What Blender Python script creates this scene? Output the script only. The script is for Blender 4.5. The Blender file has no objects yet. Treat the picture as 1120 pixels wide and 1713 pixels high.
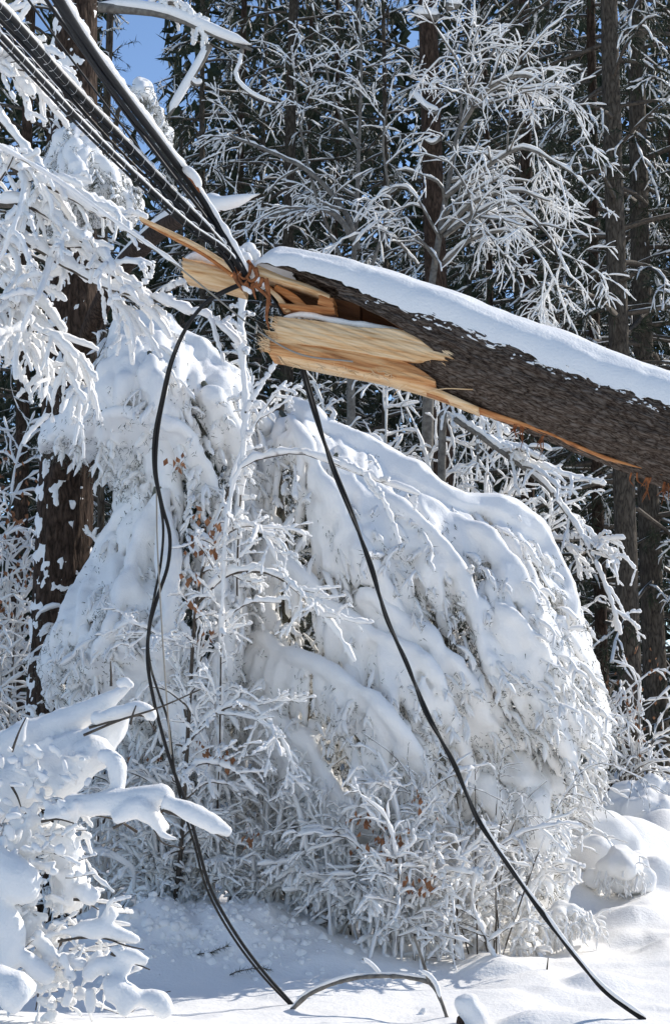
import bpy, math
import numpy as np
from mathutils import Vector, Matrix

SC = bpy.context.scene
COL = SC.collection
R = math.radians

# ------------------------------------------------------------------ camera, sky, sun, exposure
FPX, CXP, CYP, HORIZON, CAMH = 2800.0, 560.0, 856.5, 1200.0, 1.6
PITCH = math.atan((HORIZON - CYP) / FPX)
cam_d = bpy.data.cameras.new('camera')
cam = bpy.data.objects.new('camera', cam_d)
COL.objects.link(cam)
cam_d.sensor_fit = 'VERTICAL'
cam_d.sensor_height = 24.0
cam_d.lens = 24.0 * FPX / 1713.0
cam_d.clip_start = 0.1
cam_d.clip_end = 2000
cam.location = (0, 0, CAMH)
cam.rotation_euler = (math.pi / 2 + PITCH, 0, 0)
SC.camera = cam

SUN_AZ, SUN_EL = R(55), R(33)          # azimuth measured from +Y (away from camera) towards +X (right)
W = bpy.data.worlds.new('World')
SC.world = W
W.use_nodes = True
nt = W.node_tree
bg = nt.nodes['Background']
sky = nt.nodes.new('ShaderNodeTexSky')
sky.sky_type = 'NISHITA'
sky.sun_disc = False
sky.sun_elevation = SUN_EL
sky.sun_rotation = SUN_AZ
sky.altitude = 2500
sky.air_density = 1.0
sky.dust_density = 0.0
sky.ozone_density = 2.2
nt.links.new(sky.outputs[0], bg.inputs[0])
bg.inputs[1].default_value = 0.13
sun_d = bpy.data.lights.new('sun', 'SUN')
sun_d.energy = 3.5
sun_d.angle = R(0.53)
sun_d.color = (1.0, 0.94, 0.85)
sun = bpy.data.objects.new('sun', sun_d)
COL.objects.link(sun)
to_sun = Vector((math.sin(SUN_AZ) * math.cos(SUN_EL), math.cos(SUN_AZ) * math.cos(SUN_EL), math.sin(SUN_EL)))
sun.rotation_euler = to_sun.to_track_quat('Z', 'Y').to_euler()
sun.location = (10, 4, 12)
SC.view_settings.view_transform = 'Standard'
SC.view_settings.look = 'None'
SC.view_settings.exposure = 0.5
SC.view_settings.gamma = 1.0
SC.cycles.max_bounces = 10
SC.cycles.diffuse_bounces = 7

# ------------------------------------------------------------------ numeric helpers
CP, SP = math.cos(PITCH), math.sin(PITCH)

def at(px, py, Y):
    x = (px - CXP) / FPX
    y = (CYP - py) / FPX
    dy, dz = CP - y * SP, SP + y * CP
    s = Y / dy
    return np.array((x * s, Y, CAMH + dz * s))

def ats(P):
    P = np.asarray(P, float)
    x = (P[..., 0] - CXP) / FPX
    y = (CYP - P[..., 1]) / FPX
    s = P[..., 2] / (CP - y * SP)
    return np.stack((x * s, P[..., 2], CAMH + (SP + y * CP) * s), -1)

def hashn(i, j, k, seed):
    with np.errstate(over='ignore'):
        n = (i.astype(np.uint32) * np.uint32(374761393) + j.astype(np.uint32) * np.uint32(668265263)
             + k.astype(np.uint32) * np.uint32(2246822519) + np.uint32(seed * 3266489 + 17))
        n = (n ^ (n >> np.uint32(13))) * np.uint32(1274126177)
        n = n ^ (n >> np.uint32(16))
    return n.astype(np.float64) / 2147483648.0 - 1.0

def vnoise(P, scale=1.0, seed=0):
    Q = np.asarray(P, float) * scale
    I = np.floor(Q)
    f = Q - I
    f = f * f * (3 - 2 * f)
    I = I.astype(np.int64)
    out = 0
    for a in (0, 1):
        wa = f[..., 0] if a else 1 - f[..., 0]
        for b in (0, 1):
            wb = f[..., 1] if b else 1 - f[..., 1]
            for c in (0, 1):
                wc = f[..., 2] if c else 1 - f[..., 2]
                out = out + wa * wb * wc * hashn(I[..., 0] + a, I[..., 1] + b, I[..., 2] + c, seed)
    return out

def fbm(P, scale=1.0, oct=3, seed=0):
    o, a, t = 0, 1.0, 0.0
    for i in range(oct):
        o = o + a * vnoise(P, scale * 2.03 ** i, seed + i * 7)
        t += a
        a *= 0.5
    return o / t

def n2(u, v, seed=0, oct=2):
    u, v = np.broadcast_arrays(np.asarray(u, float), np.asarray(v, float))
    return fbm(np.stack((u, v, np.zeros_like(u) + 0.37), -1), 1.0, oct, seed)

def spline(P, n):
    """smooth curve through P resampled to n points"""
    P = np.asarray(P, float)
    if len(P) == 2:
        t = np.linspace(0, 1, n)[:, None]
        return P[0] * (1 - t) + P[1] * t
    d = np.r_[0, np.cumsum(np.linalg.norm(np.diff(P, axis=0), axis=1) + 1e-9)]
    m = np.gradient(P, d, axis=0)
    s = np.linspace(0, d[-1], n)
    k = np.clip(np.searchsorted(d, s, side='right') - 1, 0, len(P) - 2)
    h = (d[k + 1] - d[k])[:, None]
    t = (s - d[k])[:, None] / h
    return ((2 * t**3 - 3 * t**2 + 1) * P[k] + (t**3 - 2 * t**2 + t) * h * m[k]
            + (-2 * t**3 + 3 * t**2) * P[k + 1] + (t**3 - t**2) * h * m[k + 1])

def px_path(pts, n):
    """pts (px, py, Y) -> n world points"""
    return spline(ats(np.asarray(pts, float)), n)

# ------------------------------------------------------------------ materials
def principled(name, col, rough=0.8, spec=0.3):
    m = bpy.data.materials.new(name)
    m.use_nodes = True
    b = m.node_tree.nodes['Principled BSDF']
    b.inputs['Base Color'].default_value = (*col, 1)
    b.inputs['Roughness'].default_value = rough
    b.inputs['Specular IOR Level'].default_value = spec
    return m, m.node_tree, b

def tex_coord(T, scale=(1, 1, 1), kind='Object', rot=0.0):
    tc = T.nodes.new('ShaderNodeTexCoord')
    mp = T.nodes.new('ShaderNodeMapping')
    mp.vector_type = 'TEXTURE'
    mp.inputs['Scale'].default_value = [1 / c for c in scale]
    mp.inputs['Rotation'].default_value = (0, rot, 0)
    T.links.new(tc.outputs[kind], mp.inputs[0])
    return mp.outputs[0]

def noise(T, vec, scale, detail=3, rough=0.5, dist=0.0):
    n = T.nodes.new('ShaderNodeTexNoise')
    n.inputs['Scale'].default_value = scale
    n.inputs['Detail'].default_value = detail
    n.inputs['Roughness'].default_value = rough
    n.inputs['Distortion'].default_value = dist
    T.links.new(vec, n.inputs['Vector'])
    return n.outputs[0]

def ramp(T, fac, stops):
    r = T.nodes.new('ShaderNodeValToRGB')
    els = r.color_ramp.elements
    while len(els) < len(stops):
        els.new(0.5)
    for e, (p, c) in zip(els, stops):
        e.position = p
        e.color = (*c, 1)
    T.links.new(fac, r.inputs[0])
    return r.outputs[0]

def bump(T, b, h, strength, dist):
    n = T.nodes.new('ShaderNodeBump')
    n.inputs['Strength'].default_value = strength
    n.inputs['Distance'].default_value = dist
    T.links.new(h, n.inputs['Height'])
    T.links.new(n.outputs[0], b.inputs['Normal'])

def make_snow(name, bs=75, bstr=0.45, bdist=0.014):
    m, T, b = principled(name, (0.895, 0.880, 0.855), 0.75, 0.25)
    v = tex_coord(T)
    bump(T, b, noise(T, v, bs, 4, 0.6), bstr, bdist)
    return m

def make_noise_mat(name, stops, scale, vec_scale=(1, 1, 1), rough=0.85, bstr=0.0, bdist=0.01, detail=4, spec=0.25, dist=0.0, rot=0.0):
    m, T, b = principled(name, (0.5, 0.5, 0.5), rough, spec)
    v = tex_coord(T, vec_scale, 'Object', rot)
    f = noise(T, v, scale, detail, 0.6, dist)
    T.links.new(ramp(T, f, stops), b.inputs['Base Color'])
    if bstr:
        bump(T, b, f, bstr, bdist)
    return m

def make_bark(name, stretch, scale, stops):
    """furrowed plates: cracks between stretched cells, mottled by noise"""
    m, T, b = principled(name, (0.1, 0.1, 0.1), 0.92, 0.15)
    v = tex_coord(T, stretch)
    nz = T.nodes.new('ShaderNodeTexNoise')
    nz.inputs['Scale'].default_value = scale * 0.5
    nz.inputs['Detail'].default_value = 3
    T.links.new(v, nz.inputs['Vector'])
    mx = T.nodes.new('ShaderNodeVectorMath'); mx.operation = 'MULTIPLY_ADD'
    T.links.new(nz.outputs['Color'], mx.inputs[0])
    mx.inputs[1].default_value = (1.5 / scale * 2,) * 3
    T.links.new(v, mx.inputs[2])
    vo = T.nodes.new('ShaderNodeTexVoronoi')
    vo.feature = 'DISTANCE_TO_EDGE'
    vo.inputs['Scale'].default_value = scale
    T.links.new(mx.outputs[0], vo.inputs['Vector'])
    n1 = noise(T, v, scale * 2.5, 5, 0.65)
    ad = T.nodes.new('ShaderNodeMath'); ad.operation = 'MULTIPLY_ADD'
    T.links.new(n1, ad.inputs[0]); ad.inputs[1].default_value = 0.85
    sb_ = T.nodes.new('ShaderNodeMath'); sb_.operation = 'SUBTRACT'
    T.links.new(vo.outputs['Distance'], sb_.inputs[0]); sb_.inputs[1].default_value = 0.30
    T.links.new(sb_.outputs[0], ad.inputs[2])
    T.links.new(ramp(T, ad.outputs[0], stops), b.inputs['Base Color'])
    bump(T, b, ad.outputs[0], 0.9, 0.02)
    return m

M_SNOW = make_snow('snow')
M_GROUND = make_snow('ground_snow', 35, 0.4, 0.02)
M_FROST = make_snow('frost', 80, 0.2, 0.01)
M_TWIG = make_noise_mat('twig_bark', [(0.3, (0.045, 0.035, 0.028)), (0.7, (0.14, 0.115, 0.09))], 30)
M_GREYLIMB = make_noise_mat('grey_limb_bark', [(0.3, (0.09, 0.08, 0.07)), (0.7, (0.24, 0.22, 0.19))], 25)
M_FALLEN = make_bark('fallen_bark', (0.24, 1.0, 1.0), 58, [(0.0, (0.016, 0.010, 0.007)), (0.12, (0.06, 0.040, 0.029)), (0.33, (0.15, 0.115, 0.090)), (0.75, (0.27, 0.225, 0.19))])
M_PINE = make_bark('pine_bark', (1, 1, 0.3), 20, [(0.0, (0.010, 0.007, 0.005)), (0.10, (0.028, 0.018, 0.012)), (0.35, (0.066, 0.043, 0.031)), (0.8, (0.12, 0.082, 0.06))])
M_GREYPINE = make_bark('grey_pine_bark', (1, 1, 0.3), 20, [(0.0, (0.015, 0.012, 0.01)), (0.10, (0.045, 0.036, 0.028)), (0.35, (0.095, 0.078, 0.06)), (0.8, (0.15, 0.125, 0.1))])
M_WOOD = make_noise_mat('fresh_split_wood', [(0.26, (0.40, 0.17, 0.06)), (0.38, (0.66, 0.38, 0.17)), (0.52, (0.79, 0.55, 0.31)), (0.75, (0.86, 0.67, 0.45))], 22, (0.16, 1.0, 2.6), 0.7, 0.5, 0.006, 5, 0.25, 0.3, -0.19)
M_WOOD_RED = make_noise_mat('red_split_wood', [(0.3, (0.22, 0.07, 0.02)), (0.5, (0.45, 0.18, 0.06)), (0.72, (0.66, 0.36, 0.15))], 22, (0.16, 1.0, 2.6), 0.75, 0.5, 0.006, 5, 0.25, 0.3, -0.19)
M_WOOD_TAN = make_noise_mat('tan_split_wood', [(0.28, (0.30, 0.10, 0.03)), (0.47, (0.55, 0.26, 0.10)), (0.62, (0.70, 0.42, 0.20)), (0.8, (0.82, 0.60, 0.37))], 26, (0.16, 1.0, 2.6), 0.75, 0.6, 0.007, 5, 0.25, 0.5, -0.19)
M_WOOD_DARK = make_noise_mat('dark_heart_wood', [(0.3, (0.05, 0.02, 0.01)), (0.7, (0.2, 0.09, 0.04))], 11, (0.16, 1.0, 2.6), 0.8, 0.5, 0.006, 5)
M_BAST = make_noise_mat('torn_inner_bark', [(0.3, (0.14, 0.045, 0.018)), (0.7, (0.42, 0.16, 0.06))], 40)
M_CABLE, _, _ = principled('black_cable_sheath', (0.007, 0.007, 0.008), 0.5, 0.25)
M_WORN = make_noise_mat('worn_cable_sheath', [(0.4, (0.010, 0.010, 0.010)), (0.62, (0.02, 0.019, 0.018)), (0.75, (0.15, 0.14, 0.12))], 9, (1, 1, 1), 0.6)
M_STEEL, _, _b = principled('grey_steel_wire', (0.30, 0.27, 0.225), 0.6, 0.3)
M_NEEDLE = make_noise_mat('hemlock_needles', [(0.3, (0.05, 0.055, 0.042)), (0.7, (0.16, 0.165, 0.13))], 6)
M_NEEDLE_DARK = make_noise_mat('pine_needles', [(0.3, (0.012, 0.020, 0.013)), (0.7, (0.05, 0.06, 0.032))], 1.3)
M_LEAF = make_noise_mat('dry_brown_leaf', [(0.3, (0.16, 0.06, 0.028)), (0.7, (0.36, 0.18, 0.09))], 14)

# ------------------------------------------------------------------ mesh helpers
def link(name, data, parent=None):
    o = bpy.data.objects.new(name, data)
    COL.objects.link(o)
    if parent is not None:
        o.parent = parent
        # parents are placed with location / rotation only; geometry below is given in world space
        o.matrix_parent_inverse = parent_world(parent).inverted()
    return o

WORLD = {}
def parent_world(o):
    return WORLD.get(o.name, Matrix.Identity(4))

def make_mesh(name, V, Q=None, T=None, mat=None, smooth=True):
    me = bpy.data.meshes.new(name)
    V = np.asarray(V, np.float32)
    Q = np.zeros((0, 4), np.int32) if Q is None or len(Q) == 0 else np.asarray(Q, np.int32)
    T = np.zeros((0, 3), np.int32) if T is None or len(T) == 0 else np.asarray(T, np.int32)
    me.vertices.add(len(V))
    me.vertices.foreach_set('co', V.ravel())
    nl = Q.size + T.size
    me.loops.add(nl)
    me.loops.foreach_set('vertex_index', np.concatenate((Q.ravel(), T.ravel())).astype(np.int32))
    me.polygons.add(len(Q) + len(T))
    st = np.concatenate((np.arange(len(Q)) * 4, Q.size + np.arange(len(T)) * 3)).astype(np.int32)
    me.polygons.foreach_set('loop_start', st)
    me.update(calc_edges=True)
    if smooth:
        me.polygons.foreach_set('use_smooth', np.ones(len(me.polygons), bool))
    if mat is not None:
        me.materials.append(mat)
    return me

def empty(name, loc, M=None):
    o = bpy.data.objects.new(name, None)
    COL.objects.link(o)
    o.empty_display_size = 0.1
    if M is None:
        M = Matrix.Translation(Vector(loc))
    o.matrix_world = M
    WORLD[o.name] = M
    return o

def tag(o, label=None, cat=None, group=None, kind=None):
    if label: o['label'] = label
    if cat: o['category'] = cat
    if group: o['group'] = group
    if kind: o['kind'] = kind
    return o

class Lines:
    """polylines with a radius per point, swept into tubes"""
    def __init__(self):
        self.g = {}
    def add(self, P, r):
        P = np.asarray(P, float)
        r = np.broadcast_to(np.asarray(r, float), (len(P),))
        self.g.setdefault(len(P), []).append((P, r))
        return self
    def count(self):
        return sum(len(v) for v in self.g.values())
    def arrays(self, sides):
        VV, QQ, off = [], [], 0
        for n, L in self.g.items():
            P = np.stack([a for a, _ in L])
            r = np.stack([b for _, b in L])
            t = np.gradient(P, axis=1)
            t /= np.linalg.norm(t, axis=2, keepdims=True) + 1e-12
            tm = np.abs(t.mean(axis=1))
            ref = np.zeros_like(tm)
            ref[np.arange(len(tm)), np.argmin(tm, axis=1)] = 1
            a = np.cross(t, ref[:, None, :])
            a /= np.linalg.norm(a, axis=2, keepdims=True) + 1e-12
            b = np.cross(t, a)
            th = np.arange(sides) * 2 * math.pi / sides
            ring = P[:, :, None, :] + r[:, :, None, None] * (np.cos(th)[None, None, :, None] * a[:, :, None, :]
                                                            + np.sin(th)[None, None, :, None] * b[:, :, None, :])
            m = len(L)
            VV.append(ring.reshape(-1, 3))
            base = off + (np.arange(m)[:, None, None] * n + np.arange(n - 1)[None, :, None]) * sides
            j = np.arange(sides)[None, None, :]
            j2 = (j + 1) % sides
            q = np.stack((base + j, base + j2, base + sides + j2, base + sides + j), -1).reshape(-1, 4)
            QQ.append(q)
            off += m * n * sides
        if not VV:
            return np.zeros((0, 3)), np.zeros((0, 4), int)
        return np.concatenate(VV), np.concatenate(QQ)
    def mesh(self, name, mat, sides=5):
        V, Q = self.arrays(sides)
        return make_mesh(name, V, Q, None, mat)
    def build(self, name, mat, parent=None, sides=5):
        return link(name, self.mesh(name, mat, sides), parent)

def blob_profile(n, p=0.45):
    t = np.linspace(0, 1, n)
    return np.clip(1 - np.abs(2 * t - 1) ** (1 / p * 1.6), 0, 1) ** 0.5

def blades(P, D, length, width, rs):
    """thin triangular blades at points P along directions D"""
    n = len(P)
    D = D / (np.linalg.norm(D, axis=1, keepdims=True) + 1e-9)
    side = np.cross(D, rs.normal(size=(n, 3)))
    side /= np.linalg.norm(side, axis=1, keepdims=True) + 1e-9
    L = np.broadcast_to(length, (n,))[:, None]
    Wd = np.broadcast_to(width, (n,))[:, None]
    V = np.stack((P - side * Wd * 0.5, P + side * Wd * 0.5, P + D * L), 1).reshape(-1, 3)
    return V, np.arange(n * 3).reshape(-1, 3)

def remesh(name, L, voxel, mat, sides=9, smooth=3, amp=((5.0, 0.02), (17.0, 0.008)), seed=0, parent=None):
    """fuse overlapping closed tubes into one lumpy snow skin"""
    C = Lines()
    for n_, lst in L.g.items():
        for P_, r_ in lst:
            C.add(np.vstack((P_[0], P_, P_[-1])) + np.outer(np.r_[-1e-4, np.zeros(n_), 1e-4], P_[-1] - P_[0]), np.r_[1e-5, r_, 1e-5])
    tmp = C.mesh('tmp', None, sides)
    o = bpy.data.objects.new('tmp', tmp)
    COL.objects.link(o)
    m = o.modifiers.new('r', 'REMESH')
    m.mode = 'VOXEL'
    m.voxel_size = voxel
    if smooth:
        s = o.modifiers.new('s', 'SMOOTH')
        s.factor = 0.5
        s.iterations = smooth
    dc = o.modifiers.new('d', 'DECIMATE')
    dc.ratio = 0.5
    dg = bpy.context.evaluated_depsgraph_get()
    ev = o.evaluated_get(dg)
    me = bpy.data.meshes.new_from_object(ev)
    bpy.data.objects.remove(o)
    bpy.data.meshes.remove(tmp)
    n = len(me.vertices)
    V = np.zeros(n * 3, np.float32)
    N = np.zeros(n * 3, np.float32)
    me.vertices.foreach_get('co', V)
    me.vertex_normals.foreach_get('vector', N)
    V = V.reshape(-1, 3).astype(float)
    N = N.reshape(-1, 3).astype(float)
    d = 0
    for i, (sc, a) in enumerate(amp):
        d = d + a * vnoise(V, sc, seed + i)
    V += N * np.asarray(d)[:, None]
    me.vertices.foreach_set('co', V.astype(np.float32).ravel())
    me.update()
    me.polygons.foreach_set('use_smooth', np.ones(len(me.polygons), bool))
    me.name = name
    me.materials.clear()
    me.materials.append(mat)
    return link(name, me, parent)

# ------------------------------------------------------------------ twigs and their snow
def wander(p0, d0, L, n, droop, jit, rs):
    k = n - 1
    d = np.asarray(d0, float) / (np.linalg.norm(d0) + 1e-9)
    D = d[None, :] + np.cumsum(rs.normal(0, jit, (k, 3)), axis=0)
    D[:, 2] -= droop * (np.arange(k) + 0.5) / k
    D /= np.linalg.norm(D, axis=1, keepdims=True)
    return np.vstack((p0, p0 + np.cumsum(D * (L / k), axis=0)))

def snow_on(S, P, r, w, rs, gap=0.1, lift=0.65, vert=0.45, lump=0.95, fine=True):
    """a lumpy roll of snow lying on polyline P"""
    n = len(P)
    t = np.gradient(P, axis=0)
    t /= np.linalg.norm(t, axis=1, keepdims=True) + 1e-9
    flat = np.sqrt(np.clip(1 - t[:, 2] ** 2, 0, 1))
    m = 2 * n - 1 if fine else n
    i2 = np.linspace(0, n - 1, m)
    P = np.stack([np.interp(i2, np.arange(n), P[:, j]) for j in range(3)], -1)
    flat = np.interp(i2, np.arange(n), flat)
    r = np.interp(i2, np.arange(n), np.broadcast_to(r, (n,)))
    k = w * (vert + (1 - vert) * flat) * (1 - lump / 2 + lump * rs.random(m))
    k = np.where(rs.random(m) < gap, k * 0.25, k)
    k[0] *= 0.5
    k[-1] = w * 0.6
    Q = P.copy()
    Q[:, 2] += (r + k * lift) * (0.25 + 0.75 * flat)
    Q = np.vstack((Q, Q[-1] + (Q[-1] - Q[-2]) * 0.22))
    k = np.r_[k, w * 0.04]
    S.add(Q, k)

def ramify(L, S, P, r0, r1, lvl, pr, rs):
    n = len(P)
    r = np.linspace(r0, r1, n)
    L.add(P, r)
    snow_on(S, P, r, pr['snow'][lvl], rs, pr.get('gap', 0.1), pr.get('lift', 0.65), pr.get('vert', 0.45), pr.get('lump', 0.95), pr.get('fine', True))
    if lvl >= pr['levels']:
        return
    seg = np.diff(P, axis=0)
    sl = np.linalg.norm(seg, axis=1)
    cum = np.r_[0, np.cumsum(sl)]
    k = rs.poisson(cum[-1] * pr['dens'][lvl])
    for _ in range(k):
        t = rs.uniform(pr.get('t0', 0.1), 1.0) * cum[-1]
        i = min(np.searchsorted(cum, t, side='right') - 1, n - 2)
        f = (t - cum[i]) / sl[i]
        p = P[i] + seg[i] * f
        d = seg[i] / sl[i]
        a = rs.normal(size=3) * pr.get('iso', (1, 1, 1))
        a -= d * a.dot(d)
        a /= np.linalg.norm(a) + 1e-9
        ang = rs.uniform(*pr.get('ang', (0.5, 1.1)))
        dn = d * math.cos(ang) + a * math.sin(ang)
        dn[2] += pr.get('up', [0] * 5)[lvl]
        fr = t / cum[-1]
        Lc = pr['len'][lvl] * rs.uniform(0.55, 1.35) * (1 - 0.55 * fr)
        rr = max(pr.get('rmin', 0.0022), (r0 + (r1 - r0) * fr) * 0.55)
        C = wander(p, dn, Lc, pr['n'][lvl], pr['droop'][lvl] * rs.uniform(0.5, 1.5), pr.get('jit', 0.16), rs)
        ramify(L, S, C, rr, max(0.0015, rr * 0.35), lvl + 1, pr, rs)

def limb_part(root, P, r0, r1, pr, rs, name='branch', bark=None, sides=(5, 5), snowmat=None):
    L, S = Lines(), Lines()
    ramify(L, S, P, r0, r1, 0, pr, rs)
    b = L.build(name, bark or M_TWIG, root, sides[0])
    s = S.build('snow', snowmat or M_SNOW, b, sides[1])
    return b

def trunk_surface(P, r, sides, amp, freq, seed, stretch=0.25):
    """bark relief: radius noise stretched along the stem"""
    n = len(P)
    P = np.asarray(P, float)
    t = np.gradient(P, axis=0)
    t /= np.linalg.norm(t, axis=1, keepdims=True)
    a = np.cross(t, np.array((0.0, 1.0, 0.0)))
    a /= np.linalg.norm(a, axis=1, keepdims=True)
    b = np.cross(t, a)
    s = np.r_[0, np.cumsum(np.linalg.norm(np.diff(P, axis=0), axis=1))]
    th = np.arange(sides) * 2 * math.pi / sides
    r = np.broadcast_to(r, (n,))
    q = np.stack((np.cos(th)[None, :] * r[:, None] * np.ones((n, 1)), np.sin(th)[None, :] * r[:, None] * np.ones((n, 1)),
                  (s * stretch)[:, None] * np.ones((1, sides))), -1)
    f = fbm(q, freq, 3, seed)
    rid = 1 - np.abs(f) * 2.2
    rr = r[:, None] + amp * rid
    V = P[:, None, :] + rr[..., None] * (np.cos(th)[None, :, None] * a[:, None, :] + np.sin(th)[None, :, None] * b[:, None, :])
    return V, q

def grid_quads(n, m, wrap=True):
    i = np.arange(n - 1)[:, None] * m
    j = np.arange(m if wrap else m - 1)[None, :]
    j2 = (j + 1) % m
    return np.stack((i + j, i + j2, i + m + j2, i + m + j), -1).reshape(-1, 4)

def trunk_part(root, P, r, mat, sides=24, amp=0.012, freq=14, seed=0, patches=None, name='trunk'):
    V, q = trunk_surface(P, r, sides, amp, freq, seed)
    n = len(P)
    o = link(name, make_mesh(name, V.reshape(-1, 3), grid_quads(n, sides), None, mat), root)
    if patches:
        thr, thick, sc, dirx = patches
        c = np.asarray(P)[:, None, :]
        out = V - c
        ln = np.linalg.norm(out, axis=2, keepdims=True)
        out = out / ln
        nz = fbm(V, sc, 4, seed + 50) + dirx * out[..., 0]
        k = np.clip((nz - thr) * thick, -0.03, 0.035)
        V2 = c + out * (ln + k[..., None])
        s = link('snow_patch', make_mesh('snow_patch', V2.reshape(-1, 3), grid_quads(n, sides), None, M_SNOW), o)
    return o

# ------------------------------------------------------------------ ground
def ground_z(x, y):
    x, y = np.asarray(x, float), np.asarray(y, float)
    P = np.stack((x, y, np.zeros_like(x + y)), -1)
    z = 0.06 * fbm(P * np.array((1, 0.8, 1)), 0.75, 2, 3) + 0.007 * fbm(P, 9.0, 3, 5) + 0.035 * np.clip(vnoise(P * np.array((1, 0.8, 1)), 3.1, 77) - 0.25, 0, 1) - 0.05 * np.clip(vnoise(P * np.array((1, 0.75, 1)), 2.6, 78) - 0.4, 0, 1)
    d = vnoise(P * np.array((0.85, 0.7, 1)), 1.75, 11)
    z = z - 0.17 * np.clip(d - 0.36, 0, 1)                                    # small hollows
    d2 = vnoise(P, 1.9, 23)
    z = z + 0.16 * np.clip(d2 - 0.36, 0, 1)                                    # small humps
    bank = np.exp(-(((x + 0.95) / 1.05) ** 2 + ((y - 11.5) / 0.75) ** 2) ** 1.3)
    z = z + bank * (0.38 + 0.16 * fbm(P, 3.2, 3, 31) + 0.07 * np.abs(fbm(P, 11.0, 3, 41)))
    left = np.exp(-(((x + 2.0) / 0.9) ** 2 + ((y - 8.6) / 0.7) ** 2))
    z = z + 0.10 * left
    mound = np.clip((x - 0.2) / 1.3, 0, 1) * np.clip((y - 13.6) / 1.6, 0, 1)
    z = z + mound * (0.14 + 0.10 * fbm(P, 1.3, 2, 61))
    for hx, hy, hr, hh in [(2.25, 14.9, 0.62, 0.34), (2.75, 14.3, 0.42, 0.22), (1.62, 13.5, 0.36, 0.16), (2.3, 13.3, 0.32, 0.13), (3.1, 17.0, 0.9, 0.4), (2.95, 15.5, 0.5, 0.26), (1.95, 14.0, 0.3, 0.18), (2.55, 13.7, 0.25, 0.12), (1.2, 12.9, 0.3, 0.1)]:
        q = np.hypot((x - hx) * (1 + 0.15 * np.sin(hy * 9)), (y - hy)) / hr
        z = z + hh * np.exp(-q ** 2.6)
    rg = np.random.default_rng(515)
    for _ in range(34):
        hx, hy = rg.uniform(0.9, 4.6), rg.uniform(12.5, 17.5)
        hr = rg.uniform(0.16, 0.5)
        q = np.hypot(x - hx, (y - hy) * rg.uniform(0.8, 1.5)) / hr
        z = z + hr * rg.uniform(0.25, 0.48) * np.exp(-q ** 3)
    z = z + 0.035 * np.clip(y - 15, 0, 25) + 0.004 * np.clip(y - 60, 0, 400)
    z = z - 0.05 * np.clip(2.0 - y, 0, 1)
    return z

def on_ground(px, py, it=12):
    Y = 9.0
    for _ in range(it):
        p = at(px, py, Y)
        z = float(ground_z(p[0], p[1]))
        dz = (CAMH - z) / max(1e-3, (CAMH - p[2]))
        Y = Y * (0.4 + 0.6 * dz)
    p = at(px, py, Y)
    return p, Y

def gz(p):
    return np.array((p[0], p[1], float(ground_z(p[0], p[1]))))

def coords(fine, step, lim, grow):
    a = list(np.arange(fine[0], fine[1], step))
    s, v = step, a[-1]
    while v < lim[1]:
        s *= grow
        v += s
        a.append(v)
    s, v = step, a[0]
    pre = []
    while v > lim[0]:
        s *= grow
        v -= s
        pre.append(v)
    return np.array(pre[::-1] + a)

gx = coords((-3.2, 3.8), 0.03, (-400, 400), 1.25)
gy = coords((7.6, 15.5), 0.037, (-60, 700), 1.22)
GX, GY = np.meshgrid(gx, gy)
GZ = ground_z(GX, GY)
g_me = make_mesh('snow_ground', np.stack((GX, GY, GZ), -1).reshape(-1, 3), grid_quads(len(gy), len(gx), False), None, M_GROUND)
tag(link('snow_ground', g_me), 'deep white snow covering the ground in soft hollows', 'snow', None, 'structure')

# ------------------------------------------------------------------ the broken trunk
YT = 8.0
P0 = Vector(at(430, 457, YT))
ex = (Vector(at(1120, 728, 7.85)) - P0).normalized()
ez = ex.cross(Vector((0, 1, 0))).normalized()
ey = ez.cross(ex).normalized()
MT = Matrix((( ex.x, ey.x, ez.x, P0.x), (ex.y, ey.y, ez.y, P0.y), (ex.z, ey.z, ez.z, P0.z), (0, 0, 0, 1)))
MTI = np.array(MT.inverted())
MTA = np.array(MT)
fallen = empty('broken_tree_trunk', P0, MT)
tag(fallen, 'thick snapped tree trunk hanging across the cables with snow on top', 'tree trunk')

def loc_px(px, py, Y=7.82):
    p = at(px, py, Y)
    return MTI[:3, :3] @ p + MTI[:3, 3]

def local_part(name, V, Q, T, mat, smooth=True, parent=None):
    """geometry in the trunk's own axes (x along the stem, z up)"""
    o = bpy.data.objects.new(name, make_mesh(name, V, Q, T, mat, smooth))
    COL.objects.link(o)
    o.parent = parent or fallen
    return o

RT = 0.222
LT = 8.6
# bark shell
NS, NTH = 330, 190
th = np.arange(NTH) * 2 * math.pi / NTH
sy, cz = -np.sin(th), np.cos(th)              # th = 0 top, 90 deg faces the camera
def bend(s):
    return -0.11 * np.clip((1.0 - np.asarray(s)) / 1.0, 0, 1.1) ** 2

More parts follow.
